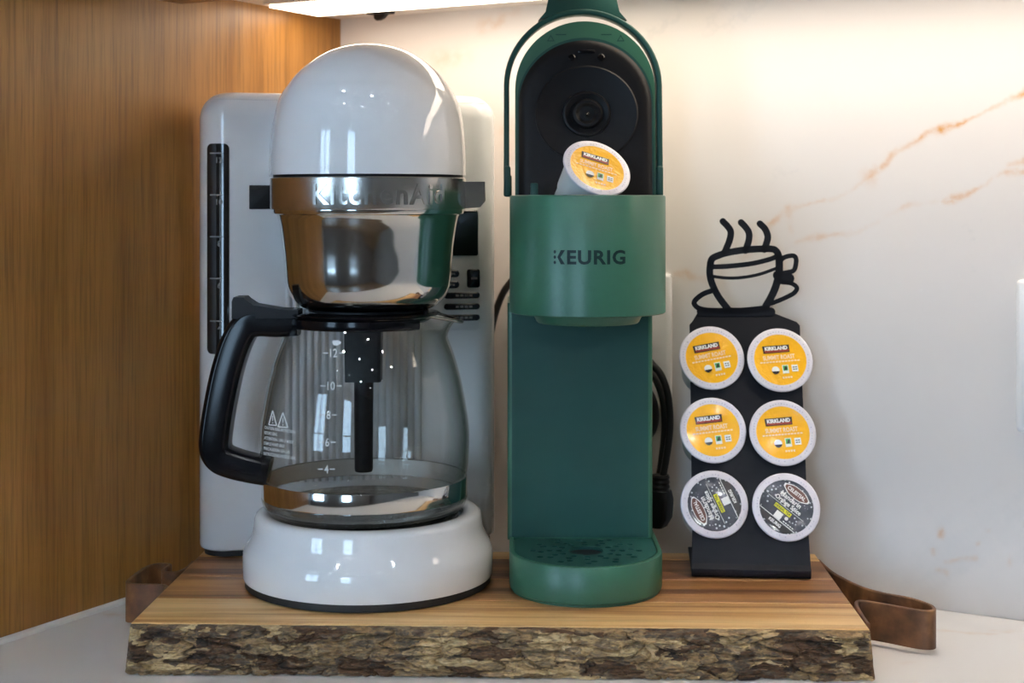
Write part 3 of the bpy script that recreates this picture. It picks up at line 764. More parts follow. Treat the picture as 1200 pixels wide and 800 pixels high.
# head: dome, bridge to the tower, dark joint, band, basket
dp = [(114, 205.5), (114, 196), (113.6, 180), (112.8, 165), (111.4, 150), (109.2, 135), (105.5, 121), (100.5, 110), (95, 102), (86, 90), (76, 80), (65, 71.5), (52, 63.5), (38, 57.7), (24, 54), (12, 52.4), (0, 52)]
KP = CY / F
dome = [(r * KP, zl(ZC - (y - HZ) * KP)) for r, y in dp]
dome2 = [(p.x, p.y) for p in catmull([(r, z, 0) for r, z in dome], 3)]
dome2 = [(0.0685, dome2[0][1] + 0.0002), (0.0708, dome2[0][1] - 0.0001)] + dome2
mk('dome', *lathe([(max(0.0, r), z) for r, z in dome2], 112), WHITE, cm, True, 50)
arch = [(r * 0.93, dome[0][1] + (z - dome[0][1]) * 0.955) for r, z in dome]
sect = arch + [(-r, z) for r, z in arch[-2::-1]]
mk('head_bridge', *loft([[(x, y, z) for x, z in sect] for y in (0.0, 0.05, 0.096)]), WHITE, cm, True, 50)
ZD = dome[0][1]
mk('head_joint', *lathe_capped([(0.066, ZD - 0.004), (0.0700, ZD - 0.003), (0.0700, ZD + 0.0008), (0.066, ZD + 0.001)], 96), BLACK_MATTE, cm)
mk('basket_mount', *box_vf(-0.052, 0.052, 0.03, 0.0945, zl(0.262), ZD, 0.004), BLACK_MATTE, cm)
k_ = lambda r, y: (r * KP, zl(ZC - (y - HZ) * KP))
band = [k_(108, 208.2), k_(113, 208.4), k_(114.2, 209.6), k_(114.2, 243), k_(113.4, 245.2), k_(110, 245.6)]
bandp = mk('basket_band', *lathe(band, 112), STEEL, cm, True, 40)
bowl = [k_(111.5, 244.5), k_(111.5, 249), k_(110.8, 250.2), k_(106.8, 251.2), k_(105.2, 254), k_(103, 264), k_(101, 278), k_(99.2, 293), k_(98, 308), k_(97.2, 320), k_(96, 331), k_(94, 339), k_(90.5, 346.5), k_(85.5, 352.5), k_(79, 357.5), k_(72, 361), k_(66, 362.5), k_(60, 363), (0, zl(ZC - (363 - HZ) * KP))]
bowl = [bowl[0], bowl[1], bowl[2], bowl[3]] + [(p.x, p.y) for p in catmull([(r, z, 0) for r, z in bowl[4:-1]], 4)] + [bowl[-1]]
bw = mk('brew_basket', *lathe(bowl, 112), POLISHED, cm, True, 40)
mk('basket_underside', *lathe_capped([k_(58, 366), k_(70, 363.4), k_(70, 361)], 64), BLACK_MATTE, cm)
# lever on the right of the band
zb0, zb1 = zl(ZC - (245 - HZ) * KP), zl(ZC - (213 - HZ) * KP)
a0 = radians(-13)      # local angle of the lever so that it points to the picture's right
lev = [[(x, y, z) for x, z in ((0.066, zb1), (0.0865, zb1), (0.0868, zb0 + 0.006), (0.083, zb0 + 0.0015), (0.066, zb0))] for y in (-0.0075, 0.0075)]
mk('basket_lever', *xf(loft(lev), Matrix.Rotation(a0, 4, 'Z')), POLISHED, cm, True, 20)
# raised brand lettering on the band
tv, tf = text_vf('KitchenAid', 0.0215, depth=0.0018, bold=0.00035, width=0.1005, spacing=1.12)
RB_ = 114.2 * KP; zt = zl(ZC - (228 - HZ) * KP)
lo = mk('raised_lettering', [((RB_ + v.z * 0.9) * sin(v.x / RB_), -(RB_ + v.z * 0.9) * cos(v.x / RB_), zt + v.y * 0.95) for v in tv], tf, STEEL, bandp, True, 20)
lm = lo.data; cn = []
for pl in lm.polygons:
    for li in pl.loop_indices:
        v = lm.vertices[lm.loops[li].vertex_index].co; rad = Vector((v.x, v.y, 0)).normalized()
        cn.append(tuple(rad) if pl.normal.dot(rad) > 0.75 else tuple(pl.normal))
lm.normals_split_custom_set(cn)

# ================================================================== GLASS CARAFE
AX = -0.1090; AY = 1.108
cf = thing('glass_carafe', 'clear glass coffee carafe with black handle on the warming plate', 'carafe', (AX, AY, BT + 0.0490), 0)
ZB = BT + 0.0490
kz = lambda y: ZC - (y - HZ) * KP - ZB
gprof = [(0.0, 0.0042), (0.030, 0.0036), (0.050, 0.0012), (0.0585, 0.0002), (0.064, 0.0009), (0.0695, 0.0035), (0.0738, 0.0078), (0.0757, 0.0125), (0.0760, kz(579)), (0.0752, kz(575)), (0.0748, kz(566)), (0.0752, kz(557)), (0.0764, kz(545)), (0.0770, kz(530)), (0.0773, kz(510)), (0.0764, kz(492)), (0.0748, kz(476)), (0.0724, kz(455)), (0.0695, kz(435)), (0.0660, kz(416)), (0.0618, kz(398)), (0.0578, kz(385)), (0.0545, kz(377)), (0.0525, kz(373)), (0.0520, kz(370)), (0.0526, kz(367.5))]
gp_ = [(max(0, p.x), p.y) for p in catmull([(r, z, 0) for r, z in gprof], 4)]
def glass_shell(prof, segs=112):
    V_, Fc = lathe(prof, segs)
    out = []
    ztop = prof[-1][1]
    for v in V_:
        a = atan2(v[1], v[0]); r = math.hypot(v[0], v[1])
        # pouring lip: the rim is drawn out towards the spout at angle 0
        f = max(0.0, 1 - abs(a - radians(2)) / radians(30)); f = f * f * (3 - 2 * f)
        g = max(0.0, min(1.0, (v[2] - kz(396)) / (ztop - kz(396)))) ** 1.4
        dr = 0.0195 * f * g
        dz = -0.006 * f * g ** 3
        k = (r + dr) / max(r, 1e-9)
        out.append((v[0] * k, v[1] * k, v[2] + dz))
    return out, Fc
inner = [(max(0, r - 0.0018), z + (0.003 if r < 0.07 and z < 0.01 else 0.0)) for r, z in gp_]
inner = [(r, z) for r, z in inner if r > 0.0 or True]
gv, gf = glass_shell(gp_)
iv, if_ = glass_shell(inner)
seg_n = 112
off = len(gv); nlast = len(gp_) - 1
gf2 = gf + [tuple(i + off for i in q[::-1]) for q in if_] + [(nlast * seg_n + k, nlast * seg_n + (k + 1) % seg_n, off + nlast * seg_n + (k + 1) % seg_n, off + nlast * seg_n + k) for k in range(seg_n)]
glass = mk('glass_jug', gv + iv, gf2, GLASS, cf, True, 60)
mk('steel_band', *lathe([(0.0746, kz(578)), (0.0757, kz(578.5)), (0.0760, kz(577)), (0.0757, kz(566)), (0.0758, kz(558)), (0.0755, kz(556.5)), (0.0746, kz(557))], 112), POLISHED, cf, True, 40)
mk('band_lining', *lathe([(0.0743, kz(577.5)), (0.0741, kz(567)), (0.0743, kz(557.5))], 112), mat('dull_steel', (0.62, 0.60, 0.57), rough=0.55, metal=1.0), cf)
# the thick rolled rim and pouring lip
THICK = bpy.data.materials.new('thick_glass_edge'); THICK.use_nodes = True
_nt = THICK.node_tree
for _n in list(_nt.nodes): _nt.nodes.remove(_n)
_o = _nt.nodes.new('ShaderNodeOutputMaterial'); _t = nd(_nt, 'ShaderNodeBsdfTransparent'); _t.inputs['Color'].default_value = (0.80, 0.81, 0.79, 1)
_g = nd(_nt, 'ShaderNodeBsdfGlossy', Roughness=0.05); _m = nd(_nt, 'ShaderNodeMixShader'); _m.inputs[0].default_value = 0.42
_nt.links.new(_t.outputs[0], _m.inputs[1]); _nt.links.new(_g.outputs[0], _m.inputs[2]); _nt.links.new(_m.outputs[0], _o.inputs['Surface'])
rimp = [Vector(gv[nlast * seg_n + k]) for k in range(seg_n)]
rimp = [rimp[(k - 24) % seg_n] for k in range(49)]
mk('pouring_lip', *sweep(rimp, circ(0.0013, 8)), THICK, glass, True, 60)
mk('glass_base', *lathe([(0.0, 0.0046), (0.050, 0.0020), (0.058, 0.0012), (0.0660, 0.0032), (0.0715, 0.0078), (0.0700, 0.0082), (0.0640, 0.0052), (0.054, 0.0042), (0.0, 0.0062)], 96), THICK, glass, True, 60)
# lid and collar
lid = mk('lid', *lathe([(0.0, kz(380)), (0.030, kz(380)), (0.046, kz(376)), (0.0500, kz(372)), (0.0512, kz(368.5)), (0.0552, kz(368)), (0.0560, kz(366.5)), (0.0545, kz(365)), (0.042, kz(364.5)), (0.040, kz(366)), (0.0, kz(366))], 80), BLACK, cf)
mk('lid_rib', *loft([at_z(rrect(0.0022, 0.008, 0.001, 4, 0.046, -0.015), kz(366)), at_z(rrect(0.0018, 0.007, 0.001, 4, 0.046, -0.015), kz(361.5))]), BLACK, lid)
col_ = mk('collar', *lathe([(0.0535, kz(381)), (0.0556, kz(381.5)), (0.0563, kz(376)), (0.0558, kz(371)), (0.0535, kz(370))], 80, 0, 0, radians(40), radians(320)), BLACK, cf)
# brew-through tube hanging from the lid
mk('brew_tube', *lathe_capped([(0.0001, kz(552)), (0.0062, kz(552)), (0.0068, kz(549)), (0.0072, kz(450)), (0.0074, kz(446))], 28, -0.001), BLACK_MATTE, cf)
mk('tube_shroud', *loft([at_z(rrect(0.0132, 0.011, 0.003, 5, -0.001, 0), kz(446)), at_z(rrect(0.0138, 0.0115, 0.003, 5, -0.001, 0), kz(378))]), BLACK_MATTE, cf)
# handle: px outline laid in the plane through the carafe axis that faces the viewer
def hp(px, py): p = pix(px, py, AY - 0.012); return Vector((p.x - AX, p.y - AY, p.z - ZB))
hpath = catmull([hp(350, 377), hp(325, 378), hp(303, 377), hp(289, 382), hp(278, 400), hp(268, 430), hp(260, 466), hp(254, 503), hp(253, 524), hp(260, 536), hp(276, 543), hp(296, 548), hp(316, 552)], 8)
nH = len(hpath)
hs = [(x, y) for x, y in rrect(0.5, 0.5, 0.22, 6)]
scales = []
for i in range(nH):
    f = i / (nH - 1)
    wdt = 0.0195 + 0.0025 * sin(pi * f)
    dep = 0.022 + 0.004 * sin(pi * f)
    scales.append((wdt, dep))
mk('handle', *sweep(hpath, hs, Vector((0, 1, 0)), scales), BLACK, cf, True, 45)
tabp = [hp(352, 362), hp(330, 361), hp(300, 356), hp(291, 350), hp(288, 347), hp(277, 347), hp(275, 352), hp(275, 372), hp(300, 372), hp(352, 371)]
mk('lid_tab', *loft([[(p.x, y, p.z) for p in tabp] for y in (-0.024, -0.022, -0.002, 0.0)]), BLACK_MATTE, cf, True, 20)
# printed cup scale and warning on the glass
def on_glass(px, py):
    # nearest hit of the sight line with the outer glass (surface of revolution)
    best = None
    for k in range(400):
        Y = AY - 0.085 + 0.085 * k / 399
        p = pix(px, py, Y); r = math.hypot(p.x - AX, p.y - AY); z = p.z - ZB
        if z < gp_[8][1] or z > gp_[-1][1]: continue
        rp = next((r0 + (r1 - r0) * (z - z0) / max(1e-9, z1 - z0) for (r0, z0), (r1, z1) in zip(gp_[8:-1], gp_[9:]) if z0 <= z <= z1), None)
        if rp and r <= rp + 0.00035: return Vector((p.x - AX, p.y - AY, z))
    return None
gl = []
def px_text(txt, cxp, cyp, h, width=None, slope=0.0, bold=0.0, align='CENTER'):
    v, f = text_vf(txt, h * 1.38, bold=bold, width=width, align=align)
    pts = [on_glass(cxp + p.x, cyp - p.y + slope * p.x) for p in v]
    if all(p is not None for p in pts): gl.append((pts, f))
def px_poly(pts):
    q = [on_glass(*p) for p in pts]
    if all(p is not None for p in q): gl.append((q, [tuple(range(len(q)))]))
for txt, x, y, w in (('12', 391, 413.5, 8.5), ('10', 388, 452, 9), ('8', 385, 486, 5), ('6', 383.5, 518, 4.6), ('4', 382.5, 549.5, 5)):
    px_text(txt, x, y, 10, w, bold=0.18)
    hw = 12.5 if len(txt) == 2 else 10
    px_poly([(x - hw, y - .7), (x - hw + 6, y - .7), (x - hw + 6, y + .7), (x - hw, y + .7)]); px_poly([(x + hw - 6, y - .7), (x + hw, y - .7), (x + hw, y + .7), (x + hw - 6, y + .7)])
px_poly([(390, 398.5), (397, 398.5), (398, 401), (396.5, 404.5), (391, 404.5), (389.5, 401)]); px_poly([(397.2, 399.5), (400, 400.5), (399, 403), (397, 403.2)])
for tx in (319.5, 331.5):
    w = 4.6 if tx < 325 else 5.8
    A_, B_, C_ = (tx, 481 + (tx - 319.5) * .2), (tx - w, 497.5 + (tx - 319.5) * .2), (tx + w, 498.3 + (tx - 319.5) * .2)
    for p, q in ((A_, B_), (B_, C_), (C_, A_)):
        dx, dy = q[0] - p[0], q[1] - p[1]; l = math.hypot(dx, dy); nx_, ny_ = -dy / l * .65, dx / l * .65
        px_poly([(p[0] + nx_, p[1] + ny_), (q[0] + nx_, q[1] + ny_), (q[0] - nx_, q[1] - ny_), (p[0] - nx_, p[1] - ny_)])
    px_poly([(tx - .6, A_[1] + 6), (tx + .6, A_[1] + 6), (tx + .4, A_[1] + 12), (tx - .4, A_[1] + 12)]); px_poly([(tx - .6, A_[1] + 13.5), (tx + .6, A_[1] + 13.5), (tx + .6, A_[1] + 15), (tx - .6, A_[1] + 15)])
for i, (txt, w) in enumerate((('CAUTION: READ INSTRUCTIONS', 36), ('BEFORE USING', 15), ('ATTENTION : LIRE LE MODE', 34), ("D'EMPLOI AVANT USAGE", 24), ('PRECAUCION: LEA LAS', 30.5), ('INSTRUCCIONES ANTES DE USAR.', 38))):
    px_text(txt, 310 - i * 0.25, 500.5 + i * 6.1, 3.6, w, slope=0.16, bold=0.08, align='LEFT')
mk('printed_scale', *join_vf(*gl), PRINT_WHITE, glass, False)

# ================================================================== GREEN POD COFFEE MAKER
KX, KY = 0.0535, 1.0865
kg = thing('pod_coffee_maker', 'slim dark green single serve pod coffee maker with its lid open', 'coffee maker', (KX, KY, BT), 0)
YB = 0.146       # back of the machine
def dshape(hw, yb, rbk, n=28, ins=0.0, cx=0.0):
    h = hw - ins; out = []
    for k in range(n + 1):
        a = pi + pi * k / n
        out.append((cx + h * cos(a), h * sin(a)))
    r = max(0.001, rbk - ins)
    for k in range(9):
        a = pi / 2 * k / 8; out.append((cx + h - r + r * cos(a), yb - ins - r + r * sin(a)))
    for k in range(9):
        a = pi / 2 + pi / 2 * k / 8; out.append((cx - h + r + r * cos(a), yb - ins - r + r * sin(a)))
    return out
# base with the cup shelf
rings = [at_z(dshape(0.0555, YB, 0.03, ins=0.002), 0.0), at_z(dshape(0.0555, YB, 0.03, ins=0.002), 0.0015), at_z(dshape(0.0555, YB, 0.03, ins=0.0003), 0.0025), at_z(dshape(0.0555, YB, 0.03), 0.004), at_z(dshape(0.0555, YB, 0.03), 0.0270), at_z(dshape(0.0555, YB, 0.03, ins=0.0006), 0.0279), at_z(dshape(0.0555, YB, 0.03, ins=0.0016), 0.0282), at_z(dshape(0.0555, YB, 0.03, ins=0.0034), 0.0282), at_z(dshape(0.0555, YB, 0.03, ins=0.0036), 0.0255)]
mk('base', *loft(rings), GREEN, kg, True, 35)
# tray grille with its holes
tr_out = [p for p in dshape(0.0555, 0.0385, 0.002, 40, ins=0.0042)]
loops = [tr_out]
TCY = -0.004
loops.append([(0.0128 * cos(2 * pi * k / 40), TCY + 0.0128 * sin(2 * pi * k / 40)) for k in range(40)])
for ring_r, cnt, ph in ((0.0195, 12, 0.0), (0.0262, 12, 0.0), (0.0330, 12, 0.5), (0.0385, 12, 0.0)):
    for k in range(cnt):
        a = 2 * pi * (k + ph * 0.5) / cnt + pi / 2
        hx, hy = ring_r * cos(a), TCY + ring_r * sin(a)
        lim = 0.0513 - 0.006
        if hy > 0.033 or (hy <= 0 and math.hypot(hx, hy) > lim) or abs(hx) > lim: continue
        loops.append([(hx + 0.0026 * cos(2 * pi * q / 12), hy + 0.0026 * sin(2 * pi * q / 12)) for q in range(12)])
me = curve_mesh(loops, 0.0022)
tray = link('drip_tray_grille', me, GREEN_DARK, kg, True, 30); tray.location = (0, 0, 0.0270)
mk('tray_well', *loft([at_z(dshape(0.0555, 0.038, 0.002, ins=0.006), 0.0256), at_z(dshape(0.0555, 0.038, 0.002, ins=0.006), 0.0259)]), BLACK_MATTE, kg)
# column
TX = -0.0022
HZ0, HZ1 = zl(0.2325), zl(0.3175)
def colring(hw, y0, y1, r0, r1, z, cx=TX):
    out = []
    for sx, yy_, r, a in ((1, y0, r0, -pi / 2), (1, y1, r1, 0), (-1, y1, r1, pi / 2), (-1, y0, r0, pi)):
        for k in range(7):
            b_ = a + pi / 2 * k / 6
            out.append((cx + sx * (hw - r) + r * cos(b_), (yy_ + r if yy_ == y0 else yy_ - r) + r * sin(b_), z))
    return out
TW = 0.0548
mk('column', *loft([colring(TW, 0.0392, YB, 0.003, 0.03, 0.026), colring(TW, 0.0392, YB, 0.003, 0.03, HZ0 + 0.004)]), GREEN, kg, True, 35)
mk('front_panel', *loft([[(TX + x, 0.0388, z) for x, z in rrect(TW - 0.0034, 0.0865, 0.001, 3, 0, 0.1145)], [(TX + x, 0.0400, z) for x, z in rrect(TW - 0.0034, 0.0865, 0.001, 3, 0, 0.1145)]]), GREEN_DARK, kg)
# head: open tub with a round front
HWD = 0.0566; HX = 0.0014
outer = lambda i, z: at_z(dshape(HWD, YB, 0.03, 48, i, HX), z)
rings = [outer(0.0035, HZ0), outer(0.0008, HZ0), outer(0.0, HZ0 + 0.0008), outer(0.0, HZ1 - 0.0012), outer(0.0004, HZ1 - 0.0003), outer(0.0012, HZ1), outer(0.0042, HZ1), outer(0.005, HZ1 - 0.001), outer(0.005, zl(0.2925))]
V_, Fc = loft(rings, True, False)
hd = mk('head_shell', V_, Fc, GREEN, kg, True, 35)
mk('pod_well', *loft([outer(0.0048, zl(0.2915)), outer(0.0048, zl(0.2945))]), BLACK_MATTE, kg)
mk('well_rib', *box_vf(-0.040, -0.0345, 0.006, 0.010, zl(0.2935), zl(0.3265), 0.001), GREEN_DARK, kg)
# spout rim under the head
mk('spout_rim', *lathe_capped([(0.034, HZ0 - 0.0068), (0.0362, HZ0 - 0.0070), (0.0372, HZ0 - 0.0060), (0.0396, HZ0 - 0.0008), (0.0396, HZ0 + 0.002)], 64, HX, -0.005), GREEN, kg)
# raised lid seen from below
def arch2(hw, z0, zt, ins=0.0, n=32):
    # straight sides and a round head, outline in x, z
    h = hw - ins; top = zt - ins; out = [(-h, z0), (h, z0)]
    zc = top - h * 0.98
    for k in range(n + 1):
        a = pi * k / n; out.append((h * cos(a), zc + h * 0.98 * sin(a)))
    return out
def prism(poly, ya, yb, shear=0.0, cx=0.0):
    return [[(cx + x, y + shear * (z - zl(0.318)), z) for x, z in poly] for y in (ya, yb)]
LX = 0.0024
ZS = zl(0.3005)
SH = 0.10
shell_a, shell_b = arch2(0.0535, ZS, zl(0.4515)), arch2(0.0535, ZS, zl(0.4515), 0.004)
rg = prism(shell_a, 0.048, 0.048, SH, LX)[:1] + prism(shell_a, 0.070, 0.070, SH, LX)[:1] + prism(shell_b, 0.077, 0.077, SH, LX)[:1]
mk('lid_shell', *loft(rg), GREEN, kg, True, 35)
ins_a = arch2(0.0507, ZS, zl(0.4365)); ins_b = arch2(0.0507, ZS, zl(0.4365), 0.0018); ins_c = arch2(0.0507, ZS, zl(0.4365), 0.009); ins_d = arch2(0.0507, ZS, zl(0.4365), 0.0105)
mk('lid_edge', *loft(prism(arch2(0.0520, ZS, zl(0.4385)), 0.046, 0.046, SH, LX)[:1] + prism(arch2(0.0520, ZS, zl(0.4385)), 0.050, 0.050, SH, LX)[:1]), GREEN_SHADED, kg, True, 35)
rg = [prism(p, y, y, SH, LX)[0] for p, y in ((ins_a, 0.049), (ins_a, 0.0460), (ins_b, 0.0440), (arch2(0.0507, ZS, zl(0.4365), 0.005), 0.0430), (ins_c, 0.0428))]
inn = mk('lid_liner', *loft(rg), BLACK_MATTE, kg, True, 35)
def tilted_disc(prof, cx, cz, segs=48, sx=1.0, sz=1.0):
    # lathe about the local -y axis, standing on the liner
    V_, Fc = lathe_capped(prof, segs)
    out = []
    for x, y, h in V_:
        zz = cz + y * sz
        out.append((LX + cx + x * sx, 0.0435 + SH * (zz - zl(0.318)) - h, zz))
    return out, Fc
LC = pix(688, 131, 1.128); lcx, lcz = LC.x - KX - LX, LC.z - BT
mk('pod_cone', *tilted_disc([(0.0392, -0.001), (0.0392, 0.0026), (0.0380, 0.0034), (0.030, 0.0020), (0.0185, 0.0012), (0.0180, 0.0036), (0.0165, 0.0040), (0.0125, 0.0024), (0.0105, 0.0060), (0.0085, 0.0062), (0.0060, 0.0040)], lcx, lcz - 0.001, 64, 1.0, 0.94), BLACK_MATTE, inn, True, 25)
mk('needle', *tilted_disc([(0.0022, 0.002), (0.0020, 0.008), (0.0002, 0.0125)], lcx, lcz - 0.002, 12), mat('needle_steel', (0.7, 0.68, 0.62), rough=0.25, metal=1.0), inn)
for sx in (-1, 1):
    mk('screw', *tilted_disc([(0.0028, -0.002), (0.0028, 0.0026), (0.0020, 0.0032)], lcx + sx * 0.0112, zl(pix(688, 66, 1.13).z), 16), BLACK, inn)
mk('latch_slot', *xf(box_vf(-0.0065, 0.0065, -0.0014, 0.002, -0.0012, 0.0012, 0.0005), Matrix.Translation((LX + lcx, 0.0425 + SH * (pix(688, 59, 1.13).z - 0.318), zl(pix(688, 59, 1.13).z)))), BLACK, inn)
# bail handle around the lid with pivots and grip tab
bp_ = arch2(0.0585, zl(0.318), zl(0.4590))
loop = [Vector((LX - 0.0016 + x, 0.056 + SH * (z - zl(0.318)), z)) for x, z in [bp_[1]] + bp_[2:] + [bp_[0]]]
mk('bail_handle', *sweep(loop, rrect(0.0021, 0.0085, 0.0014, 3), Vector((0, 1, 0))), GREEN_SHADED, kg, True, 40)
for sx in (-1, 1):
    x = LX - 0.0016 + sx * 0.0580
    pv = mk('handle_pivot', *box_vf(x - 0.0026, x + 0.0026, 0.046, 0.066, zl(0.3165), zl(0.340), 0.0018), GREEN_SHADED, kg)
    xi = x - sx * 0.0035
    mk('pivot_pin', *box_vf(min(xi, x), max(xi, x), 0.050, 0.060, zl(0.3165), zl(0.333), 0.0012), GREEN_SHADED, pv)
tb = [(-0.034, zl(0.4525)), (-0.0285, zl(0.4590)), (-0.0265, zl(0.468)), (-0.0255, zl(0.4770)), (0.0255, zl(0.4770)), (0.0265, zl(0.468)), (0.0285, zl(0.4590)), (0.034, zl(0.4525)), (0.021, zl(0.4575)), (0.0, zl(0.4600)), (-0.021, zl(0.4575))]
tb2 = [Vector((LX - 0.0016 + x, 0, z)) for x, z in tb]
mk('grip_tab', *loft([[(p.x, y + SH * (p.z - zl(0.318)), p.z) for p in tb2] for y in (0.049, 0.0505, 0.0635, 0.065)]), GREEN_SHADED, kg, True, 25)
# hinge behind the lid down into the head
mk('lid_hinge', *box_vf(-0.03, 0.033, 0.062, 0.082, zl(0.296), zl(0.330), 0.003), BLACK_MATTE, kg)
# embossed marks on the lid shell (two small triangles and dots)
em = []
for px in (646, 658, 712, 729):
    p = pix(px, 43 if px in (646, 729) else 38, 1.132); x, z = p.x - KX, p.z - BT
    yv = 0.048 + SH * (z - zl(0.318)) - 0.0003
    if px in (646, 729): em.append(([(x - .003, yv, z - .002), (x + .003, yv, z - .002), (x, yv, z + .003), (x - .0019, yv, z - .0013), (x + .0019, yv, z - .0013), (x, yv, z + .0019)], [(0, 1, 4, 3), (1, 2, 5, 4), (2, 0, 3, 5)]))
    else: em.append(([(x - .004, yv, z - .0004), (x + .004, yv, z - .0004), (x + .004, yv, z + .0004), (x - .004, yv, z + .0004)], [(0, 1, 2, 3)]))
for e_ in em: mk('embossed_mark', *e_, GREEN_SHADED, kg, False)
# brand lettering round the front of the head
KR = HWD + 0.0002
def wrap_head(x, y, z0): a = x / KR; return (HX + KR * sin(a), -KR * cos(a), z0 + y)
zt = zl(pix(693, 301.5, KY - HWD).z)
lt = []
tv, tf = text_vf('EURIG', 0.0132, bold=0.0004, width=0.0415, spacing=1.1)
cx0 = (699.5 - 600) * (KY - HWD) / F - KX - HX
lt.append(([Vector(wrap_head(cx0 + v.x, v.y, zt)) for v in tv], tf))
kx0 = cx0 - 0.0265
for zz in (-0.0037, 0.0, 0.0037):
    c = [wrap_head(kx0 - 0.0033 + 0.00095 * cos(a), zz + 0.00115 * sin(a), zt) for a in [2 * pi * k / 14 for k in range(14)]]; lt.append(([Vector(q) for q in c], [tuple(range(14))]))
for sgn in (-1, 1):
    q = [(kx0 - 0.0014, 0.0), (kx0 + 0.0010, sgn * 0.0000), (kx0 + 0.0042, sgn * 0.0049), (kx0 + 0.0012, sgn * 0.0049)]
    lt.append(([Vector(wrap_head(x, y, zt)) for x, y in q], [(0, 1, 2, 3)]))
mk('brand_lettering', *join_vf(*lt), LOGO_DARK, hd, False)

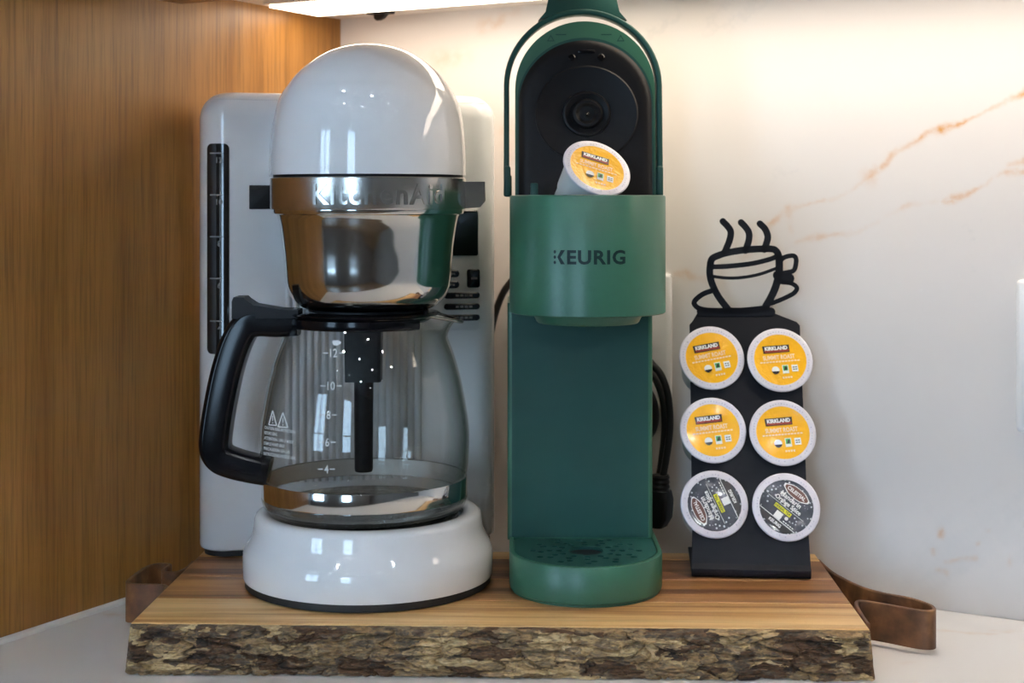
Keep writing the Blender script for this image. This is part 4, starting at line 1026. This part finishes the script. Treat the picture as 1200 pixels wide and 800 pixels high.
# ================================================================== COFFEE PODS
ROUT = 0.0258
def pod_mesh_body(): return lathe_capped([(0.0175, -0.0440), (0.0183, -0.0434), (0.0190, -0.0300), (0.0202, -0.0292), (0.0226, -0.0016), (0.0228, -0.0006)], 40)
SHARED = {}
def shared(key, fn):
    if key not in SHARED: SHARED[key] = fn()
    return SHARED[key]
def inst(name, src, parent):
    # first use links the source object, later uses copy it with shared mesh data
    o = src.copy(); COL.objects.link(o); o.parent = parent; return o
def flat(vf, z): return [Vector((v[0], v[1], z)) for v in vf[0]], vf[1]
def poly_flat(pts, z): return [Vector((x, y, z)) for x, y in pts], [tuple(range(len(pts)))]
def disc_pts(cx, cy, r, n=24): return [(cx + r * cos(2 * pi * k / n), cy + r * sin(2 * pi * k / n)) for k in range(n)]
def pod(kind, label, M, body_mat, group=None, spin=0.0):
    o = thing('coffee_pod', label, 'coffee pod', (0, 0, 0), 0, group)
    o.matrix_world = M @ Matrix.Rotation(spin, 4, 'Z')
    mk('cup', *pod_mesh_body(), body_mat, o)
    rm = mk('rim', *lathe([(0.0210, -0.0008), (0.0228, -0.0012), (0.0252, -0.0012), (ROUT, -0.0004), (0.0256, 0.0004), (0.0246, 0.0007), (0.0205, 0.0006)], 56), RIM, o, True, 60)
    RF = 0.0207 if kind == 'yellow' else 0.0204
    prof = [(RF, 0.00062), (RF * 0.97, 0.0005), (0.0, 0.00045)]
    fl = mk('foil_lid', *lathe_capped([(RF, 0.0003)] + prof, 48), FOIL_YELLOW if kind == 'yellow' else FOIL_NIGHT, o)
    rnd = random.Random(3 if kind == 'yellow' else 5)
    marks = []
    for k in range(64):
        a = 2 * pi * k / 64
        if rnd.random() < (0.28 if kind == 'yellow' else 0.62): continue
        ra = 0.0224 + rnd.uniform(-.0003, .0003); da = rnd.uniform(0.010, 0.030); dr = rnd.uniform(0.00025, 0.0006)
        marks.append(([Vector(((ra + q) * cos(a + s_), (ra + q) * sin(a + s_), 0.00082)) for q, s_ in ((-dr, -da), (dr, -da), (dr, da), (-dr, da))], [(0, 1, 2, 3)]))
    mk('rim_print', *join_vf(*marks), RIM_PRINT, rm, False)
    R = RF; z1, z2, z3 = 0.00078, 0.00092, 0.00104
    def P(name, m, *vfs): return mk(name, *join_vf(*vfs), m, fl, False)
    def T(txt, x, y, h, w, z, bold=0.00008):
        v, f = text_vf(txt, h * 1.38, bold=bold, width=w); return [Vector((x + p.x, y + p.y, z)) for p in v], f
    if kind == 'yellow':
        bx_, by_ = -0.10 * R, 0.42 * R; w, h = 0.50 * R, 0.145 * R
        P('black_banner', INK_BLACK, poly_flat([(bx_ - w, by_ - h), (bx_ + w, by_ - h), (bx_ + w * 1.03, by_ + h), (bx_ - w * 1.03, by_ + h)], z1))
        P('red_stripe', INK_RED, poly_flat([(bx_ - w * .92, by_ - h * .82), (bx_ + w * .95, by_ - h * .82), (bx_ + w * .95, by_ - h * .18), (bx_ - w * .92, by_ - h * .18)], z2))
        P('banner_lettering', PRINT_WHITE, T('KIRKLAND', bx_, by_ + h * .22, h * .95, w * 1.75, z3, 0.00022))
        ds = [poly_flat([(-.78 * R + k * .118 * R, -.10 * R), (-.78 * R + k * .118 * R + .09 * R, -.10 * R), (-.78 * R + k * .118 * R + .09 * R, -.045 * R), (-.78 * R + k * .118 * R, -.045 * R)], z1) for k in range(13)]
        ds += [poly_flat([(-.02 * R + k * .1 * R, -.74 * R), (.05 * R + k * .1 * R, -.74 * R), (.05 * R + k * .1 * R, -.67 * R), (-.02 * R + k * .1 * R, -.67 * R)], z1) for k in range(4)]
        P('cream_lettering', INK_CREAM, T('SUMMIT ROAST', -.04 * R, .10 * R, .17 * R, 1.22 * R, z1, 0.00013), *ds)
        P('round_seal', PRINT_WHITE, poly_flat(disc_pts(-.24 * R, -.40 * R, .15 * R), z1))
        P('seal_base', INK_BLACK, poly_flat([(-.24 * R + .15 * R * cos(a), -.40 * R + .15 * R * sin(a)) for a in [pi * 1.08 + pi * .84 * k / 12 for k in range(13)]], z2))
        P('badge', PRINT_WHITE, poly_flat([(.02 * R, -.55 * R), (.26 * R, -.55 * R), (.26 * R, -.22 * R), (.02 * R, -.22 * R)], z1), poly_flat([(.38 * R, -.50 * R), (.62 * R, -.50 * R), (.62 * R, -.24 * R), (.38 * R, -.24 * R)], z1))
        P('badge_emblem', INK_GREEN, poly_flat([(.05 * R, -.44 * R), (.23 * R, -.44 * R), (.23 * R, -.25 * R), (.05 * R, -.25 * R)], z2))
        P('badge_figure', INK_BLACK, poly_flat([(.09 * R, -.42 * R), (.17 * R, -.43 * R), (.21 * R, -.33 * R), (.15 * R, -.27 * R), (.11 * R, -.33 * R)], z3), *[poly_flat([(x, y), (x + .07 * R, y), (x + .07 * R, y + .035 * R), (x, y + .035 * R)], z2) for x in (.42 * R, .51 * R) for y in (-.35 * R, -.43 * R)])
    else:
        def badge(k): 
            return [(k * R * (.47 * (abs(cos(a)) ** .7) * (1 if cos(a) > 0 else -1) * (1 + .06 * cos(4 * a))), .64 * R + k * R * .155 * (1 + .22 * cos(2 * a + pi) ) * (abs(sin(a)) ** .6) * (1 if sin(a) > 0 else -1)) for a in [2 * pi * q / 40 for q in range(40)]]
        P('badge_border', PRINT_WHITE, poly_flat(badge(1.13), z1))
        P('brown_badge', INK_BROWN, poly_flat(badge(1.0), z2))
        stripe = [poly_flat([(-.98 * R, y0 * R), (.98 * R, y0 * R), (.98 * R, (y0 + .02) * R), (-.98 * R, (y0 + .02) * R)] if abs(y0) < .2 else [(-sqrt(1 - y0 * y0) * R, y0 * R), (sqrt(1 - y0 * y0) * R, y0 * R), (sqrt(1 - y0 * y0) * R, (y0 + .025) * R), (-sqrt(1 - y0 * y0) * R, (y0 + .025) * R)], z1) for y0 in (-.60,)]
        P('white_lettering', PRINT_WHITE, T('CELESTIAL', 0, .64 * R, .14 * R, .78 * R, z3, 0.00012), T('Mandarin', -.03 * R, .33 * R, .19 * R, .88 * R, z1, 0.00012), T('Orange Spice', .0 * R, .09 * R, .17 * R, 1.12 * R, z1, 0.00012),
          poly_flat([(-.80 * R, -.045 * R), (.80 * R, -.045 * R), (.80 * R, -.03 * R), (-.80 * R, -.03 * R)], z1), *stripe)
        P('yellow_strip', INK_YELLOW, poly_flat([(-.40 * R, -.25 * R), (.32 * R, -.25 * R), (.32 * R, -.10 * R), (-.40 * R, -.10 * R)], z1))
        P('strip_lettering', INK_BLACK, T('HERBAL TEA', -.04 * R, -.175 * R, .10 * R, .66 * R, z2, 0.00005))
        P('white_square', PRINT_WHITE, poly_flat([(-.20 * R, -.57 * R), (.08 * R, -.57 * R), (.08 * R, -.30 * R), (-.20 * R, -.30 * R)], z1))
        P('black_band', INK_BLACK, poly_flat([(-.76 * R, -.63 * R), (.76 * R, -.63 * R), (.45 * R, -.87 * R), (-.45 * R, -.87 * R)], z2))
        P('band_lettering', PRINT_WHITE, T('KEURIG', 0, -.74 * R, .12 * R, .52 * R, z3, 0.0001), poly_flat(disc_pts(.25 * R, -.36 * R, .07 * R, 16), z1), *[poly_flat([(.2 * R + k * .1 * R, -.53 * R), (.27 * R + k * .1 * R, -.53 * R), (.27 * R + k * .1 * R, -.49 * R), (.2 * R + k * .1 * R, -.49 * R)], z1) for k in range(5)])
    return o
def frame(origin, nrm, xhint):
    n_ = Vector(nrm).normalized(); x = Vector(xhint); x = (x - n_ * x.dot(n_)).normalized(); y = n_.cross(x)
    M = Matrix.Identity(4)
    for i in range(3): M[i][0], M[i][1], M[i][2], M[i][3] = x[i], y[i], n_[i], origin[i]
    return M
c = pix(699.5, 197, 1.078)
pod('yellow', 'yellow lidded coffee pod tilted in the open green pod coffee maker', frame(c, (0.31, -0.72, 0.62), (1, 0, 0)), CUP_WHITE, None, radians(-6))

# ================================================================== BLACK POD RACK
RX, RY = pix_z(880.5, 678, BT).x, pix_z(880.5, 678, BT).y
RYAW = radians(-5)
rk = thing('pod_rack', 'black metal pod rack topped by a cut-out steaming cup', 'rack', (RX, RY, BT), RYAW)
LA = radians(22.5); FHW = 0.0440; NR = 0.0247; CSP = 0.0266
rows = [0.0540, 0.1110, 0.1690]; FL = 0.2075; S0 = 0.010
def facept(x, s, d=0.0): return Vector((x, s * sin(LA) - d * cos(LA), s * cos(LA) + d * sin(LA)))
def side_pts(sx):
    pts = [(sx * FHW, S0)]
    dx = FHW - CSP; dy = sqrt(NR * NR - dx * dx)
    for rc in rows:
        a0 = math.asin(-dy / NR); a_start = math.atan2(-dy, dx); a_end = math.atan2(dy, dx) - 2 * pi
        pts.append((sx * (FHW - 0.0006), rc - dy - 0.0012)); pts.append((sx * (FHW - 0.0016), rc - dy - 0.0002))
        for k in range(1, 24):
            a = a_start + (a_end - a_start) * k / 24
            pts.append((sx * (CSP + NR * cos(a)), rc + NR * sin(a)))
        pts.append((sx * (FHW - 0.0016), rc + dy + 0.0002)); pts.append((sx * (FHW - 0.0006), rc + dy + 0.0012))
    pts += [(sx * (FHW - 0.0005), FL - 0.010), (sx * (FHW - 0.003), FL - 0.007)]
    return pts
right = side_pts(1); left = side_pts(-1)
outline = right + [(0.024, FL), (-0.037, FL)] + left[::-1]
me = curve_mesh([outline], 0.0014)
fo = link('rack_face', me, BLACK_METAL, rk, True, 25)
fo.matrix_basis = Matrix.Rotation(pi / 2 - LA, 4, 'X')
# foot: sheet bent back under the face
pf = [(0.094, 0.0006), (0.004, 0.0006), (0.0012, 0.0018), (-0.0006, 0.0045), (-0.0006, 0.0065), (S0 * sin(LA), S0 * cos(LA) + 0.0002)]
V_, Fc = [], []
pp = [Vector((0, y, z)) for y, z in pf]
for x in (-FHW, FHW):
    for sgn in (-1, 1):
        for i, p in enumerate(pp):
            t = (pp[min(i + 1, len(pp) - 1)] - pp[max(i - 1, 0)]).normalized(); nn_ = Vector((0, t.z, -t.y))
            q = p + nn_ * 0.0007 * sgn; V_.append((x, q.y, max(0.0, q.z)))
m_ = len(pp)
for sgn in (0, 1):
    for i in range(m_ - 1): Fc.append((sgn * m_ + i, sgn * m_ + i + 1, 2 * m_ + sgn * m_ + i + 1, 2 * m_ + sgn * m_ + i))
for e in (0, 2): 
    for i in range(m_ - 1): Fc.append((e * m_ + i, e * m_ + i + 1, (e + 1) * m_ + i + 1, (e + 1) * m_ + i))
Fc.append((0, m_, 3 * m_, 2 * m_)); Fc.append((m_ - 1, 2 * m_ - 1, 4 * m_ - 1, 3 * m_ - 1))
mk('rack_foot', V_, Fc, BLACK_METAL, rk, True, 40)
# cut-out cup sign standing on the face
top = facept(0, FL - 0.004)
tw = rk.matrix_basis
Mrk = Matrix.Translation((RX, RY, BT)) @ Matrix.Rotation(RYAW, 4, 'Z')
def sign_pt(cx_, cy_):
    # crop coordinates (770 + x/4, 240 + y/4) -> rack-local x, z on the upright sign plane
    px, py = 770 + cx_ / 4, 240 + cy_ / 4
    o = Mrk @ Vector((0, top.y, 0)); nrm = (Mrk.to_3x3() @ Vector((0, 1, 0)))
    d = Vector(((px - 600) / F, 1, -(py - HZ) / F)); cpos = Vector((0, 0, ZC))
    Y = (o - cpos).dot(nrm) / d.dot(nrm)
    q = Mrk.inverted() @ (cpos + d * Y)
    return (q.x, q.z)
S4 = RY * 1.065 / F / 4 * 1.15
strokes = [
    ([(308, 77), (330, 100), (345, 125), (340, 165), (316, 225)], 27), ([(394, 82), (415, 105), (430, 130), (430, 165), (414, 215)], 27), ([(482, 88), (504, 110), (516, 135), (518, 160), (503, 210)], 27),
    ([(250, 275), (258, 252), (285, 238), (330, 224), (420, 210), (530, 206), (560, 218), (572, 245)], 28),
    ([(255, 290), (300, 289), (360, 285), (450, 274), (530, 254), (570, 236)], 20), ([(250, 332), (290, 339), (340, 343), (400, 340), (480, 325), (565, 295)], 13),
    ([(250, 270), (247, 320), (258, 370), (288, 430), (335, 492)], 28), ([(572, 245), (572, 310), (560, 370), (538, 425), (510, 475)], 30),
    ([(330, 495), (400, 496), (515, 485)], 26), ([(205, 500), (300, 502), (440, 502), (535, 500)], 34),
    ([(570, 272), (590, 250), (615, 240), (643, 240), (652, 262), (642, 305), (612, 316), (575, 322)], 19),
    ([(568, 330), (590, 345), (618, 345)], 44), ([(585, 362), (630, 368), (655, 388), (640, 414), (590, 440), (535, 462)], 18),
    ([(268, 398), (215, 418), (178, 448), (178, 470), (215, 490), (330, 500)], 21)]
sg = []
for pts, w in strokes:
    sm = [(p.x, p.y) for p in catmull([(x, y, 0) for x, y in pts], 6)]
    ol = ribbon2d([sign_pt(*p) for p in sm], w * S4)
    f = [(x, top.y - 0.0007, z) for x, z in ol]; b_ = [(x, top.y + 0.0007, z) for x, z in ol]
    # strip faces keep the ribbon well formed
    n_ = len(sm); V2, F2 = [], []
    P_ = [Vector(sign_pt(*p)) for p in sm]
    L2 = ol[:n_]; cap1 = ol[n_:n_ + 5]; R2 = ol[n_ + 5:2 * n_ + 5][::-1]; cap0 = ol[2 * n_ + 5:]
    for yv in (top.y - 0.0007, top.y + 0.0007): V2 += [(x, yv, z) for x, z in L2 + R2 + cap1 + cap0]
    K = 2 * n_ + 10
    for h in (0, K):
        for i in range(n_ - 1): F2.append((h + i, h + i + 1, h + n_ + i + 1, h + n_ + i))
        F2.append(tuple([h + n_ - 1] + [h + 2 * n_ + q for q in range(5)] + [h + 2 * n_ - 1])); F2.append(tuple([h + n_] + [h + 2 * n_ + 5 + q for q in range(5)] + [h]))
    bd_ = list(range(n_)) + [2 * n_ + q for q in range(5)] + [n_ + i for i in range(n_ - 1, -1, -1)] + [2 * n_ + 5 + q for q in range(5)]
    for i in range(len(bd_)): F2.append((bd_[i], bd_[(i + 1) % len(bd_)], K + bd_[(i + 1) % len(bd_)], K + bd_[i]))
    sg.append((V2, F2))
mk('cup_cutout', *join_vf(*sg), BLACK_METAL, rk, False)

# pods in the rack
nl = Vector((0, -cos(LA), sin(LA))); R3 = Mrk.to_3x3()
spins = {(2, -1): ('yellow', 13), (2, 1): ('yellow', 7), (1, -1): ('yellow', 9), (1, 1): ('yellow', 7), (0, -1): ('night', 115), (0, 1): ('night', -38)}
desc = {(2, -1): 'yellow lidded pod, top row of black rack, on the side of the green coffee maker', (2, 1): 'yellow lidded pod, top row of black rack, on the side of the lone outlet',
        (1, -1): 'yellow lidded pod, middle row of black rack, on the green coffee maker side', (1, 1): 'yellow lidded pod, middle row of black rack, on the lone outlet side',
        (0, -1): 'dark starry tea pod in the black rack, its brown badge turned down to one side', (0, 1): 'dark starry tea pod in the black rack, its brown badge uppermost'}
for (rw, sx), (kind, deg) in spins.items():
    c = Mrk @ facept(sx * CSP + (0.0006 if rw == 0 and sx > 0 else 0), rows[rw] - (0.0012 if sx > 0 else 0), 0.0052)
    pod(kind, desc[(rw, sx)], frame(c, R3 @ (Matrix.Rotation(radians(6.5), 3, 'Z') @ nl), R3 @ Vector((1, 0, 0))), CUP_WHITE, 'coffee pods in the black rack', radians(deg))

# ================================================================== CORDS
def cable(name, pts, r, m, parent=None, n=8, segs=10):
    path = catmull(pts, n)
    return mk(name, *sweep(path, circ(r, segs), Vector((0.3, 0.9, 0.1)).normalized()), m, parent, True, 60)
cpts = [pix_wall(700, 420, 0.02), pix_wall(640, 330, 0.022), pix_wall(612, 322, 0.02), pix_wall(594, 336, 0.014), pix_wall(582, 362, 0.010), pix_wall(574, 398, 0.008), pix_wall(570, 445, 0.008), pix_wall(570, 490, 0.008), pix_wall(575, 540, 0.008), pix_wall(572, 580, 0.01), pix_wall(560, 640, 0.012)]
o = cable('power_cord', cpts, 0.0032, CORD)
tag(o, 'black power cord hanging on the wall between the two coffee makers', 'cord')
pc = thing('bundled_cord', 'black bundled power cord and plug hanging behind the green coffee maker', 'cord', pix_wall(772, 600, 0.03), -RA)
Mi = (Matrix.Translation(pc.location) @ Matrix.Rotation(-RA, 4, 'Z')).inverted()
def cpl(px, py, off): return Mi @ pix_wall(px, py, off)
cable('cord_strand', [cpl(745, 400, 0.030), cpl(762, 424, 0.03), cpl(775, 440, 0.028), cpl(783, 465, 0.026), cpl(785, 500, 0.026), cpl(781, 535, 0.028), cpl(776, 562, 0.03)], 0.0030, CORD, pc)
cable('cord_strand', [cpl(740, 412, 0.022), cpl(760, 434, 0.022), cpl(770, 448, 0.02), cpl(777, 470, 0.018), cpl(779, 500, 0.018), cpl(776, 535, 0.02), cpl(772, 562, 0.024)], 0.0030, CORD, pc)
cable('cord_strand', [cpl(738, 440, 0.014), cpl(760, 458, 0.014), cpl(768, 480, 0.014), cpl(766, 502, 0.014), cpl(755, 518, 0.014)], 0.0030, CORD, pc)
q = cpl(774, 556, 0.03)
zr = [q.z - 0.0195 * k / 10 for k in range(11)]
prof = []
for k, z in enumerate(zr): prof += [(0.0068 + 0.0006 * k / 10 + (0.0008 if k % 2 else 0), z)]
mk('strain_relief', *lathe_capped(prof, 20, q.x, q.y), CORD, pc)
zq = cpl(772, 577, 0.03).z; ze = cpl(772, 617, 0.03).z
mk('plug', *loft([at_z(rrect(0.0085, 0.008, 0.003, 5, q.x - 0.001, q.y), zq + 0.002), at_z(rrect(0.0105, 0.009, 0.003, 5, q.x - 0.0015, q.y), zq - 0.006), at_z(rrect(0.0100, 0.009, 0.003, 5, q.x - 0.002, q.y), ze + 0.008), at_z(rrect(0.0075, 0.008, 0.003, 5, q.x - 0.004, q.y), ze)]), CORD, pc, True, 40)
